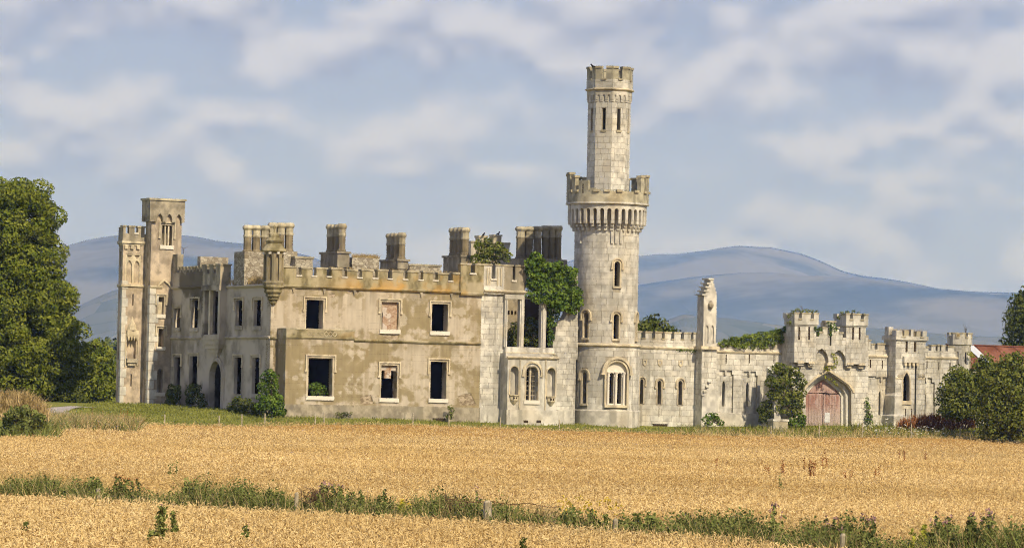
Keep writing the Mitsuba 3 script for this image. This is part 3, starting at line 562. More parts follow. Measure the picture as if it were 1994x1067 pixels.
# lower oriel with two niches
OR = Plane((0, -1.25)); oq = lambda x, y: OR.px(x, y)
oz0, oz1 = oq(1030, 798)[1], oq(1030, 697)[1]; e0, e1 = oq(988, 750)[0], oq(1084.5, 750)[0]
win = OR.rect(1024, 714, 1047.5, 779); wc = (win[0] + win[2]) / 2; ww = win[2] - win[0]; winp = arch(wc, ww, win[1], win[3] - ww / 2 * 0.8, 'point', ww / 2 * 0.8)
nl, nr = OR.rect(993, 714, 1009, 768), OR.rect(1065, 717, 1081, 771)
nich = [arch((r[0] + r[2]) / 2, r[2] - r[0], r[1], r[3] - 0.35, 'point', 0.4) for r in (nl, nr)]
fr = sbox(e0, -1.2, e1, oz1)
put(HOUSE + '__oriel_front', OR.ext(fr.difference(winp), -1.25, -0.42), 'mat_stone1')
ff = fr.difference(winp)
for p in nich: ff = ff.difference(p)
put(HOUSE + '__oriel_front', OR.ext(ff, -0.415, 0), 'mat_stone3')
put(HOUSE + '__oriel_plinth', OR.box(e0 - 0.08, -1.2, e1 + 0.08, oz0, -1.24, 0.12), 'mat_stone0')
mould(HOUSE, OR, e0 - 0.1, e1 + 0.1, oz1 + 0.1, 0.2, 0.16, 'mat_trim', 'cornice'); put(HOUSE + '__oriel_roof', OR.ext(Polygon([(e0, oz1), (e1, oz1), (e1 - 0.3, lz0 - 0.5), (e0 + 0.0, lz0 - 0.5)]), -1.24, -0.35), 'mat_stone0')
k = window(HOUSE, OR, winp, 0, 'arched two light window of the oriel with iron bars', fw=0.10, hd=hood(wc, win[3] - ww * 0.42, ww / 2 + 0.2, ww / 2 + 0.36, 0.2))
put(k + '__mullion', OR.box(wc - 0.07, win[1], wc + 0.07, win[3], -0.5, -0.28), 'mat_trim')
for i in range(6): put(k + '__glazing_bar', OR.box(win[0], win[1] + 0.35 + i * 0.37, win[2], win[1] + 0.40 + i * 0.37, -0.45, -0.40), 'mat_grey')
for f in (0.22, 0.78): put(k + '__glazing_bar', OR.box(win[0] + ww * f - 0.02, win[1], win[0] + ww * f + 0.02, win[3] - 0.2, -0.45, -0.395), 'mat_grey')
for p, r in zip(nich, (nl, nr)):
    c = (r[0] + r[2]) / 2; k = put(HOUSE + '__niche', OR.ext(frame_of(p, 0.09).difference(sbox(c - 2, r[1] - 1, c + 2, r[1])), -0.1, 0.05), 'mat_trim')
    br = cat([lathe([(0.12, r[1] - 0.75), (0.30, r[1] - 0.5), (0.36, r[1] - 0.42), (0.36, r[1] - 0.12), (0.44, r[1] - 0.08), (0.44, r[1])], tuple(OR.at(c, 0, -0.02)[:2]), 8, math.pi / 8)])
    put(k + '__bracket', br, 'mat_trim')
    for s in (-0.17, 0.03): put(k + '__carving', OR.box(c + s - 0.02, r[1] - 0.34, c + s + 0.1, r[1] - 0.18, 0.2, 0.325), 'mat_dark')
for s in (1012, 1062): put(HOUSE + '__buttress_strip', OR.box(oq(s, 740)[0] - 0.05, oz0, oq(s, 740)[0] + 0.05, oz1 - 0.1, -0.05, 0.06), 'mat_trim')
for x in (1017, 1042):
    s0, z0, s1, z1 = OR.rect(x + 1, 818, x + 10, 823); put(HOUSE + '__drain', OR.box(s0, z0, s1, z1, 0.05, 0.125), 'mat_dark')
# chimneys: clusters of eight-sided flues on a stone base, each stack a thing of its own standing on the ruin
def flue(key, c, r, z0, z1):
    h = z1 - z0; k = put(key + '__flue', lathe([(r * 1.15, z0), (r * 1.15, z0 + 0.12), (r * 0.95, z0 + 0.2), (r * 0.95, z1 - 0.95)], c, 8, math.pi / 8), 'mat_flue')
    j = R.uniform(-0.03, 0.03)
    put(k + '__cap', cat([lathe([(r * 1.0, z1 - 0.95), (r * 1.08, z1 - 0.9), (r * 1.08, z1 - 0.8), (r * 0.97, z1 - 0.76), (r * 0.97, z1 - 0.42), (r * 1.05, z1 - 0.38), (r * 1.28, z1 - 0.26), (r * 1.3, z1 - 0.16 + j), (r * 1.08, z1 - 0.04 + j), (r * 1.0, z1 + j)], c, 8, math.pi / 8)]), 'mat_cap')
def stack_along_y(label, x0, x1, ytop, ybase, y, n, bx0, bx1, by, gap=0.68, group=None):
    key = thing('chimney_stack', label, 'chimney', 'chimney stacks on the ruined house'); p = Plane((0, y)); c = (p.px(x0, 470)[0] + p.px(x1, 470)[0]) / 2; r = (p.px(x1, 470)[0] - p.px(x0, 470)[0]) / 2 / 1.0
    z1, z0 = p.px((x0 + x1) / 2, ytop)[1], p.px((x0 + x1) / 2, ybase)[1]
    for i in range(n): flue(key, (c, y + r + i * gap), r, z0, z1)
    s0 = p.px(bx1, by)[0]; zb = p.px(bx1, by)[1]
    put(key + '__base', cat([bx(c - r - 0.22, s0, y - 0.1, y + n * gap + 0.25, zb, z0 - 0.15), bx(c - r - 0.32, s0 + 0.1, y - 0.2, y + n * gap + 0.35, z0 - 0.15, z0)]), 'mat_grey')
    put(key + '__shaft', bx(c - r - 0.1, s0 - 0.1, y, y + n * gap + 0.1, 9.3, zb + 0.01), 'mat_grey'); return key
stack_along_y('tall stack of four flues in line, first one right of the domed corner turret', 662, 675.5, 436, 490, 3.2, 4, 636, 679, 521)
stack_along_y('shortest chimney stack, four flues in a line, in the middle of the house front', 779, 792, 453, 505, 3.2, 4, 740, 794, 524)
stack_along_y('chimney stack of four flues going back beside the leafy shrub on the parapet', 902.5, 916, 443, 497, 3.2, 4, 872, 919, 532)
def stack_along_x(label, Y, flues, base):
    key = thing('chimney_stack', label, 'chimney', 'chimney stacks on the ruined house'); p = Plane((0, Y))
    for x0, x1, yt, yb in flues:
        a, b = p.px(x0, 470)[0], p.px(x1, 470)[0]; r = (b - a) / 2; flue(key, ((a + b) / 2, Y + r), r, p.px((x0 + x1) / 2, yb)[1], p.px((x0 + x1) / 2, yt)[1])
    for x0, y0, x1, y1, m in base:
        s0, z0, s1, z1 = p.rect(x0, y0, x1, y1); q_ = p.ext(rough(sbox(s0, z0, s1, z1), 0.08, 0.3, int(x0)), -1.6, 0.35); put(key + '__base', q_, m)
    return key
stack_along_x('six separate flues on a rubble base behind the domed corner turret', 5.0, [(478, 493, 438, 491), (494.5, 509.5, 438.5, 491.5), (511, 526, 439, 492), (526.5, 541, 434, 489), (542, 557, 434, 489.5), (558.5, 573.5, 434.5, 490)],
    [(472, 491, 528, 556, 'mat_rubble'), (527, 489, 575, 556, 'mat_rubble')])
stack_along_x('wide stack of six flues beside the round tower, right half in shade', 9.0, [(1010, 1025.5, 441, 504), (1026.5, 1041.5, 441, 505), (1043, 1058, 441, 505), (1059, 1071, 440, 506), (1071.5, 1083, 440, 506), (1083.5, 1096, 440, 507)],
    [(1006, 504, 1100, 560, 'mat_grey')])
def stub(label, Y, x0, y0, x1, y1, d, mat, top=True):
    key = thing('broken_wall', label, 'broken wall'); p = Plane((0, Y)); s0, z0, s1, z1 = p.rect(x0, y0, x1, y1)
    put(key + '__masonry', p.ext(rough(Polygon([(s0, 9.3), (s1, 9.3), (s1, z1), (s0, z1)]), 0.10, 0.22, int(x0)), -d, 0), mat)
    if top: put(key + '__coping', p.ext(rough(sbox(s0 - 0.06, z1 - 0.06, s1 + 0.08, z1 + 0.09), 0.03, 0.2, 4), -d - 0.05, 0.06), 'mat_cap')
    return key
stub('stump of broken wall on the roof right of the domed corner turret', 4.0, 575, 502, 609, 530, 1.0, 'mat_rubble')
stub('rubble wall stump with dead grass on its top, right of the second chimney stack', 4.0, 686, 502, 738, 530, 1.2, 'mat_rubble', False)
stub('low broken wall behind the merlons, right of the shortest chimney stack', 4.4, 797, 517, 858, 535, 0.7, 'mat_rubble')
for x0, y0, x1, y1, w in ((933, 461, 948, 478, 'left'), (961.5, 459, 976, 480, 'right')):
    stub(f'small square chimney stub, {w} of the two above the roof shrub', 14.0, x0, y0, x1, y1, 0.7, 'mat_cap')
stub('plain far wall of the house showing above the roof shrub', 14.2, 917, 473, 992, 490, 0.6, 'mat_stone1')

# ------------------------------------------------------------------ square tower at the north-west corner, with an eight-sided turret against it
SQ = thing('square_tower', 'square tower with corbelled top and lower turret at the left end of the house', 'tower')
Q = Plane((0, 19.0)); qr = lambda *a: Q.rect(*a); qp = Q.px
x0, x1 = qp(294, 480)[0], qp(353, 480)[0]; y1 = 19.0 + 1.15; zt = qp(322, 418)[1]
ws = [sbox(*qr(315, 439, 335, 478)), sbox(*qr(308, 578, 319, 612)), sbox(*qr(308, 640, 318.5, 675)), arch((qr(306, 718, 317, 764)[0] + qr(306, 718, 317, 764)[2]) / 2, 0.5, qp(311, 764)[1], qp(311, 724)[1], 'round')]
fr = sbox(x0, -1, x1, zt)
for w in ws: fr = fr.difference(w)
put(SQ + '__front_wall', Q.ext(fr, -0.6, 0), 'mat_tower'); put(SQ + '__side_wall', bx(x0, x0 + 0.5, 19.6, y1, -1, zt), 'mat_grey'); put(SQ + '__side_wall', bx(x1 - 0.5, x1, 19.6, y1, -1, zt), 'mat_grey'); put(SQ + '__rear_wall', bx(x0 + 0.5, x1 - 0.5, y1 - 0.5, y1, -1, zt), 'mat_grey')
put(SQ + '__floor', bx(x0 + 0.3, x1 - 0.3, 19.3, y1 - 0.3, zt - 0.3, zt - 0.05), 'mat_dark')
za, zc = qp(320, 424)[1], qp(320, 391)[1]; h = 0.26; a, b = x0 - h, x1 + h * 0.5
for p, s0, s1 in ((Q, a, b), (Plane((0, 0), 90), -(y1 + h), -(19 - h))):
    hh = h if p is Q else -(x0 - h); w = (s1 - s0 - 0.5) / 3; band = sbox(s0 + (0.003 if p is not Q else 0), za - 0.35, s1 - (0.3 if p is not Q else 0), zc)
    for i in range(3 if p is Q else 3): band = band.difference(arch(s0 + 0.45 + w * 0.5 + i * w * 0.98, w * 0.58, za - 0.6, za - 0.12, 'point', 0.42, 6))
    put(SQ + '__corbelled_band', p.ext(band, hh - 0.3, hh), 'mat_grey')
put(SQ + '__top', bx(x0 - h + 0.31, x1, 19 - h + 0.31, y1 + h, za + 0.6, zc), 'mat_grey')
put(SQ + '__coping', bx(a - 0.1, b + 0.1, 19 - h - 0.1, y1 + h + 0.1, zc, zc + 0.16), 'mat_cap')
for w, lab, dr_ in zip(ws, ('three light window high in the square tower', 'blind niche window', None, 'small round headed doorway'), (0.9, 0.5, 0.4, 0)):
    k = window(SQ, Q, w, 0, lab, drop=dr_, fw=0.12)
a, b, c, d = ws[0].bounds
for f in (0.36, 0.68): put(SQ + '__window__mullion', Q.box(a + (c - a) * f - 0.06, b, a + (c - a) * f + 0.06, d, -0.3, -0.05), 'mat_trim')
a, b, c, d = ws[1].bounds; put(SQ + '__niche_back', Q.box(a, b, c, d - 0.4, -0.5, -0.3), 'mat_trim')
mould(SQ, Q, x0 - 0.05, qp(316, 556)[0], qp(310, 557)[1], 0.2, 0.12)
pg = [qp(x, y) for x, y in ((306, 559), (313, 553), (319, 547), (326, 553), (333, 561), (333, 557), (326, 549), (319, 543), (312, 549), (306, 555))]
put(SQ + '__gable_mould', Q.ext(Polygon(pg).buffer(0), -0.05, 0.14), 'mat_trim')
for i, z in enumerate(np.arange(0.2, qp(295, 560)[1] - 0.5, 0.75)):
    put(SQ + '__quoin', Q.box(x0 - 0.02, z, x0 + (0.75 if i % 2 else 0.5), z + 0.7, -0.4, 0.04), 'mat_stone3')
# turret: a canted stair turret set back behind the tower's front
p = Plane((0, 20.2)); xa, xb = p.px(237, 600)[0], p.px(284, 600)[0]; xm = (xa + p.px(280, 600)[0]) / 2; p = Plane((xm, 20.2)); hw = xm - xa; oy = lambda y: p.px(258, y)[1]
def plan(k, z0, z1):
    q_ = Polygon([(xb, 20.2 - k), (xa - k, 20.2 - k), (xa - k * 1.2, 20.2 + 0.8), (xa + 0.8 - k, 23.0), (xb, 23.0)])
    m = trimesh.creation.extrude_polygon(q_, z1 - z0, engine='earcut'); m.apply_translation([0, 0, z0]); return m
cutters = [p.ext(sbox(-0.72, oy(552), 0.62, oy(495)), -0.16, 0.3), p.box(-0.06, oy(595), 0.06, oy(572), -0.3, 0.3), p.box(-0.06, oy(752), 0.06, oy(728), -0.3, 0.3), p.ext(arch(-0.05, 0.78, oy(700), oy(655), 'round'), -0.35, 0.3)]
pl_ = Plane((xa, 20.2), 90); cutters += [pl_.box(-0.6, oy(520), -0.3, oy(490), -0.2, 0.2), pl_.box(-0.6, oy(700), -0.3, oy(650), -0.2, 0.2)]
put(SQ + '__turret_wall', cut(plan(0, -1, oy(478)), cutters), 'mat_tower'); put(SQ + '__turret_plinth', plan(0.1, -1, 0.5), 'mat_tower')
for z in range(14):
    za = 0.5 + z * 0.7; put(SQ + '__quoin', p.box(-hw - 0.02, za, -hw + (0.5 if z % 2 else 0.32), za + 0.66, -0.3, 0.03), 'mat_stone3')
tr = sbox(-0.72, oy(552), 0.62, oy(495))
for c in (-0.36, 0.28): tr = tr.difference(arch(c, 0.48, oy(551), oy(518), 'point', 0.45, 6))
for c in (-0.36, 0.28): tr = tr.difference(Polygon([(c - 0.26, oy(497)), (c + 0.26, oy(497)), (c, oy(505))]))
put(SQ + '__blind_window', p.ext(tr, -0.16, -0.04), 'mat_trim')
k = put(SQ + '__canopied_niche', cat([p.box(-0.52, oy(653), 0.44, oy(643), -0.1, 0.32), lathe([(0.42, oy(643)), (0.34, oy(634)), (0.14, oy(625)), (0.03, oy(616))], tuple(p.at(-0.04, 0, 0.02)[:2]), 8), *[p.ext(Polygon([(q_ - 0.13, oy(653)), (q_ + 0.13, oy(653)), (q_, oy(664))]), 0.0, 0.29) for q_ in (-0.38, -0.14, 0.10, 0.32)]]), 'mat_trim')
put(k + '__bracket', cat([p.box(-0.5, oy(706), 0.44, oy(698), -0.1, 0.28), p.box(-0.36, oy(712), 0.3, oy(706), -0.1, 0.18)]), 'mat_grey')
for q_ in (-0.6, 0.46): put(k + '__shaft', p.box(q_, oy(712), q_ + 0.07, oy(650), -0.1, 0.10), 'mat_trim')
put(SQ + '__turret_string', plan(0.12, oy(558), oy(554)), 'mat_trim'); put(SQ + '__turret_string', plan(0.16, oy(474), oy(470)), 'mat_trim'); put(SQ + '__turret_band', plan(0.05, oy(478), oy(474)), 'mat_trim')
for q_ in (-0.7, -0.2, 0.3): put(SQ + '__turret_corbel', p.box(q_ - 0.12, oy(485), q_ + 0.14, oy(478), -0.1, 0.14), 'mat_trim')
put(SQ + '__turret_parapet', plan(0.08, oy(470), oy(455)), 'mat_grey')
for q0, q1 in ((-hw - 0.08, -hw + 0.16), (-hw + 0.45, -0.02), (0.26, 0.84)):
    k = put(SQ + '__merlon', p.box(q0, oy(455), q1, oy(443), -0.3, 0.077), 'mat_grey'); put(k + '__coping', coping(p, q0, q1, oy(443), -0.3, 0.077, 0.13), 'mat_cap')
put(SQ + '__merlon', bx(xa - 0.09, xa + 0.2, 20.6, 21.0, oy(455), oy(443)), 'mat_grey')
for q_ in (0.12,): put(SQ + '__embrasure_sill', p.box(q_ - 0.18, oy(456), q_ + 0.18, oy(453), -0.3, 0.14), 'mat_sill')

# ------------------------------------------------------------------ the round tower
RT_ = thing('round_tower', 'tall slender grey stone tower in three stages, round below, eight sided turret above', 'tower')
TC = np.array([29.66, 1.5]); TA = 29.4
front = Plane(TC, TA); tz_ = lambda y, h=0.0: front.px(1176 + (750 - y) * 0.02, y, h)[1]
R1, R2, R3, R4 = 2.77, 2.55, 3.12, 3.26
z_str, z_cb, z_ar, z_ring = tz_(672, R1), tz_(444, R2), tz_(430, R3), tz_(396, R4)
def tw(t, w, y0, y1, h): p = Plane(TC, t); return p, w, tz_(y1, h), tz_(y0, h)
wins = [(63.5, 0.42, 786, 730, R1, 'lower'), (66, 0.42, 658, 614, R2, 'mid'), (9.5, 0.42, 659, 616, R2, 'mid'), (9.5, 0.44, 557, 514, R2, 'mid'), (-45, 0.42, 659, 616, R2, 'mid')]
def ring_wall(r, z0, z1, thick, cuts, n=72):
    a = lathe([(r, z0), (r, z1)], TC, n); b = lathe([(r - thick, z0 - 1), (r - thick, z1 + 1)], TC, n); return cut(a, [b] + cuts)
lc, mc = [], []; arcs = []
for t, w, y0, y1, r, st in wins:
    p = Plane(TC, t); o = arch(0, w, tz_(y0, r), tz_(y1, r)); (lc if st == 'lower' else mc).append(p.ext(o, r - 1.2, r + 0.6)); arcs.append((p, o, r, st))
pb = Plane(TC, 8.3); big = arch(0, 1.72, tz_(788, R1), tz_(725, R1)); bigh = [arch(-0.33, 0.36, tz_(785, R1), tz_(730, R1)), arch(0.33, 0.36, tz_(785, R1), tz_(730, R1))]
lc.append(pb.ext(big, R1 - 0.30, R1 + 0.6)); lc += [pb.ext(q_, R1 - 1.3, R1 + 0.1) for q_ in bigh]
put(RT_ + '__lower_drum', ring_wall(R1 - 0.03, -1.2, z_str, 0.8, lc), 'mat_mortar', smooth=30); put(RT_ + '__middle_drum', ring_wall(R2 - 0.03, z_str - 0.1, z_cb + 1.6, 0.7, mc), 'mat_mortar', smooth=30)
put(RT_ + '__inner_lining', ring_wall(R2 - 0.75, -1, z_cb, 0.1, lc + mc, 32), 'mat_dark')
def drum_stones(holder, r, z0, z1, course, length, openings, t0, t1, limit, seed):
    q = random.Random(seed); z = z0; out = []
    while z < z1 - 0.1:
        c = course * q.uniform(0.92, 1.08); c = z1 - z if z1 - z < course * 1.4 else c
        iv = [(t0, t1)]
        for p, o, ro, st in openings:
            a, b, c_, d = o.bounds
            if z + c > b - 0.25 and z < d + 0.02:
                tc = math.degrees(p.t); hw = math.degrees((c_ - a) / 2 / r) + 1.6; nv = []
                for u, v in iv:
                    if tc + hw <= u or tc - hw >= v: nv.append((u, v))
                    else:
                        if tc - hw > u: nv.append((u, tc - hw))
                        if tc + hw < v: nv.append((tc + hw, v))
                iv = nv
        for u, v in iv:
            s = u if u > t0 else u - q.uniform(0, math.degrees(length / r))
            while s < v - 0.5:
                e = s + math.degrees(length / r) * q.uniform(0.6, 1.35); e = v if v - e < 6 else e; a, b = max(s, u), min(e, v); s = e
                if b - a > 1.5: out.append((a, b, z, z + c, q.uniform(0, 0.012)))
        z += c
    rest = []
    for i, (a, b, za, zb, k) in enumerate(out):
        n = 4; th = np.radians(np.linspace(a + 0.35, b - 0.35, n)); za += 0.010; zb -= 0.010; V = []
        for rr in (r - 0.04, r + k):
            for zz in (za, zb): V += [(TC[0] - rr * math.sin(g), TC[1] - rr * math.cos(g), zz) for g in th]
        I = lambda l, j: l * n + j; Fq = []
        for j in range(n - 1):
            Fq += [(I(2, j), I(3, j), I(3, j + 1), I(2, j + 1)), (I(2, j), I(2, j + 1), I(0, j + 1), I(0, j)), (I(3, j), I(1, j), I(1, j + 1), I(3, j + 1))]
        Fq += [(I(0, 0), I(1, 0), I(3, 0), I(2, 0)), (I(0, n - 1), I(2, n - 1), I(3, n - 1), I(1, n - 1))]
        f = np.array(Fq); m = trimesh.Trimesh(np.array(V), np.vstack([f[:, [0, 1, 2]], f[:, [0, 2, 3]]]), process=False)
        if i < limit: put(holder + '__stone', m, stone_mat())
        else: rest.append(m)
    if rest: stuff(holder + '__stonework', cat(rest), 'mat_stone1', '', '')
drum_stones(RT_ + '__lower_drum', R1, tz_(797, R1), z_str - 0.1, 0.47, 1.15, [a for a in arcs if a[3] == 'lower'] + [(pb, big, R1, '')], -75, 135, 250, 1)
drum_stones(RT_ + '__middle_drum', R2, z_str + 0.15, tz_(440, R2), 0.50, 1.2, [a for a in arcs if a[3] == 'mid'], -75, 135, 280, 2)
zp = tz_(797, R1); put(RT_ + '__plinth', lathe([(R1 + 0.10, -1.2), (R1 + 0.10, zp - 0.12), (R1 + 0.02, zp)], TC, 64), 'mat_stone1', smooth=30)
put(RT_ + '__string_course', lathe([(R1, z_str - 0.14), (R1 + 0.16, z_str - 0.04), (R1 + 0.16, z_str + 0.06), (R2 - 0.1, z_str + 0.22)], TC, 64), 'mat_trim', smooth=30)
for p, o, r, st in arcs:
    a, b, c, d = o.bounds; zs_ = d - (c - a) / 2; ca = math.sqrt(max(r * r - 0.3, 1)) ; h0 = r - 0.05
    k = numbered(RT_ + '__window'); scene[k] = mikit.ply(p.ext(frame_of(o, 0.13).difference(sbox(-2, b - 1, 2, b)), r - 0.35, r + 0.015), 'mat_trim')
    put(k + '__hood', p.ext(hood(0, zs_, (c - a) / 2 + 0.17, (c - a) / 2 + 0.29, 0.3), r - 0.16, r + 0.10), 'mat_trim'); put(k + '__sill', p.box(a - 0.14, b - 0.16, c + 0.14, b, r - 0.3, r + 0.08), 'mat_trim')
k = numbered(RT_ + '__window'); labels[k] = {'label': 'large two light window with pale columns under a round arch'}
a, b, c, d = big.bounds; zs_ = d - (c - a) / 2
scene[k] = mikit.ply(pb.ext(frame_of(big, 0.16).difference(sbox(-3, b - 1, 3, b)), R1 - 0.4, R1 + 0.02), 'mat_trim')
put(k + '__hood', pb.ext(hood(0, zs_, (c - a) / 2 + 0.2, (c - a) / 2 + 0.42, 0.05), R1 - 0.4, R1 + 0.12), 'mat_trim')
tym = big
for q_ in bigh: tym = tym.difference(q_)
put(k + '__tracery', pb.ext(tym, R1 - 0.45, R1 - 0.26), 'mat_sill')
for s in (-0.66, 0.0, 0.66): put(k + '__column', lathe([(0.12, b), (0.10, b + 0.1), (0.095, zs_ - 0.15), (0.16, zs_ - 0.02), (0.16, zs_ + 0.04)], tuple(pb.at(s, 0, R1 - 0.18)[:2]), 10), 'mat_sill', smooth=40)
for s in (-0.33, 0.33): put(k + '__hood', pb.ext(hood(s, bigh[0].bounds[3] - 0.18, 0.2, 0.29, 0.0), R1 - 0.28, R1 - 0.20), 'mat_sill')
put(k + '__sill', pb.box(a - 0.15, b - 0.2, c + 0.15, b, R1 - 0.5, R1 + 0.08), 'mat_trim')
# machicolation: corbels carrying a ring of small arches
N = 34
for i in range(N):
    t = 360 / N * i; p = Plane(TC, t); hs = [(tz_(448, R3), tz_(441, R3), R2 + 0.2), (tz_(441, R3), tz_(435, R3), R2 + 0.36), (tz_(435, R3), tz_(428, R3), R3 - 0.02)]
    put(RT_ + '__corbel', cat([p.box(-0.13, za, 0.13, zb - 0.02, R2 - 0.15, hh) for za, zb, hh in hs]), 'mat_stone0')
rw = ring_wall(R3, tz_(428, R3), tz_(395, R3), 0.34, [Plane(TC, 360 / N * (i + 0.5)).ext(arch(0, 0.33, tz_(430, R3) - 0.5, tz_(410, R3)), R3 - 0.8, R3 + 0.5) for i in range(N)], 136)
put(RT_ + '__arcade', rw, 'mat_stone0')
put(RT_ + '__ring_floor', lathe([(R2, tz_(396, R3) - 0.1), (R3 - 0.01, tz_(396, R3) - 0.08), (R3 - 0.01, tz_(396, R3) + 0.1)], TC, 48), 'mat_stone1')
for t in (4, 13, 20): put(RT_ + '__drain_shaft', Plane(TC, t).box(-0.10, tz_(474, R2), 0.10, tz_(446, R2), R2 - 0.05, R2 + 0.12), 'mat_stone0')
put(RT_ + '__drain_shaft', Plane(TC, 83).box(-0.10, tz_(474, R2), 0.10, tz_(446, R2), R2 - 0.05, R2 + 0.12), 'mat_stone0')
# ring parapet, mostly broken down in front
zr0, zr1, zr2 = tz_(396, R4), tz_(372, R4), tz_(347, R4)
put(RT_ + '__parapet', ring_wall(R4, zr0, zr1, 0.4, [], 72), 'mat_old', smooth=30)
put(RT_ + '__parapet_band', lathe([(R3, zr0 - 0.05), (R4 + 0.05, zr0), (R4 + 0.05, zr0 + 0.12), (R4 - 0.05, zr0 + 0.14)], TC, 72), 'mat_stone0')
def sector(t0, t1, z0, z1, r0, r1, n=5):
    th = np.radians(np.linspace(t0, t1, n)); V = []
    for rr in (r0, r1):
        for zz in (z0, z1): V += [(TC[0] - rr * math.sin(g), TC[1] - rr * math.cos(g), zz) for g in th]
    I = lambda l, j: l * n + j; f = []
    for j in range(n - 1): f += [(I(2, j), I(3, j), I(3, j + 1), I(2, j + 1)), (I(0, j), I(0, j + 1), I(1, j + 1), I(1, j)), (I(2, j), I(2, j + 1), I(0, j + 1), I(0, j)), (I(3, j), I(1, j), I(1, j + 1), I(3, j + 1))]
    f += [(I(0, 0), I(1, 0), I(3, 0), I(2, 0)), (I(0, n - 1), I(2, n - 1), I(3, n - 1), I(1, n - 1))]; f = np.array(f)
    return trimesh.Trimesh(np.array(V), np.vstack([f[:, [0, 1, 2]], f[:, [0, 2, 3]]]), process=False)
for t0, t1, top in ((112, 124, 340), (96, 108, 338), (82, 90, 345), (58, 74, 351), (47, 55, 366), (-33, -24, 343), (-50, -38, 341), (-68, -56, 340), (130, 142, 341), (150, 162, 342), (170, 182, 342), (190, 202, 342), (210, 222, 342), (230, 242, 342), (250, 262, 342), (270, 282, 342)):
    z2 = tz_(top, R4); k = put(RT_ + '__merlon', sector(t0, t1, zr1, z2, R4 - 0.38, R4 - 0.004), 'mat_old')
    if top < 348: put(k + '__coping', sector(t0 - 1.2, t1 + 1.2, z2, z2 + 0.16, R4 - 0.44, R4 + 0.07), 'mat_cap')
for t in (78, 92, 45, 30, 13, -14, -35, -53): put(RT_ + '__embrasure_sill', sector(t - 4, t + 4, tz_(373, R4) - 0.02, tz_(370, R4) + 0.05, R4 - 0.3, R4 + 0.13), 'mat_cap')
put(RT_ + '__slit', Plane(TC, 66).box(-0.05, tz_(377, R4), 0.05, tz_(358, R4), R4 - 0.02, R4 + 0.004), 'mat_dark')
# eight sided turret
R5 = 1.70; t8 = math.pi / 8; c8 = math.cos(t8); ty = lambda y: tz_(y, R5); ap5 = R5 * c8
cs = [Plane(TC, t).box(-0.14, ty(253), 0.14, ty(211), ap5 - 0.9, ap5 + 0.4) for t in range(0, 360, 45)]
sh = cut(lathe([(R5 - 0.03, z_cb), (R5 - 0.03, ty(182))], TC, 8, t8), [lathe([(R5 - 0.5, z_cb + 0.5), (R5 - 0.5, ty(170))], TC, 8, t8)] + cs)
put(RT_ + '__turret_shaft', sh, 'mat_mortar')
fw = 2 * ap5 * math.tan(t8)
for i, t in enumerate((-45, 0, 45, 90)):
    p = Plane(TC, t); reg = sbox(-fw / 2 + 0.01, ty(392), fw / 2 - 0.01, ty(184)).difference(sbox(-0.17, ty(254) - 0.03, 0.17, ty(209)))
    ashlar(RT_ + '__turret_shaft', p, reg, ap5, 0.46, 0.62, limit=75, seed=40 + i)
    put(RT_ + '__turret_sill', p.box(-0.22, ty(257), 0.22, ty(253), ap5 - 0.3, ap5 + 0.08), 'mat_cap')
R6 = 1.80; a6 = R6 * c8; w6 = R6 * math.sin(t8)
for t in range(0, 360, 45):
    p = Plane(TC, t); band = sbox(-w6, ty(194), w6, ty(173))
    for s in (-0.42, 0.0, 0.42): band = band.difference(arch(s, 0.2, ty(200), ty(187)))
    put(RT_ + '__turret_corbel_band', p.ext(band, a6 - 0.25, a6), 'mat_stone1')
    for s in (-0.63, -0.21, 0.21, 0.63): put(RT_ + '__turret_corbel', p.box(max(-w6, s - 0.11), ty(198), min(w6, s + 0.11), ty(194), ap5 - 0.1, a6 - 0.03), 'mat_stone0')
put(RT_ + '__turret_string', lathe([(R6, ty(177)), (R6 + 0.16, ty(174.5)), (R6 + 0.18, ty(173)), (R6, ty(170))], TC, 8, t8), 'mat_trim')
zq0, zq1, zq2 = ty(172), ty(154), ty(133)
for t in range(0, 360, 45):
    p = Plane(TC, t); r7 = a6 + 0.03; w7 = r7 * math.tan(t8); put(RT_ + '__turret_parapet', p.box(-w7, zq0 - 0.1, w7, zq1, r7 - 0.35, r7), 'mat_old')
    ashlar(RT_ + '__turret_parapet', p, sbox(-w7 + 0.01, zq0 + 0.05, w7 - 0.01, zq1 - 0.02), r7 + 0.012, 0.42, 0.7, limit=20, seed=60 + t) if t in (0, 45, 90, 315) else None
    for a, b in ((-w7, -0.17), (0.17, w7)):
        k = put(RT_ + '__merlon', p.ext(rough(sbox(a, zq1, b, zq2), 0.015, 0.25, t), r7 - 0.34, r7 - 0.003), 'mat_old'); put(k + '__coping', p.ext(rough(sbox(a, zq2, b, zq2 + 0.17), 0.015, 0.2, t + 3), r7 - 0.4, r7 + 0.07), 'mat_cap')
    put(RT_ + '__embrasure_sill', p.box(-0.2, zq1 - 0.08, 0.2, zq1 + 0.05, r7 - 0.3, r7 + 0.10), 'mat_cap')
put(RT_ + '__turret_roof', lathe([(R6 - 0.2, zq0 - 0.2), (R6 - 0.2, zq0)], TC, 8, t8), 'mat_grey')
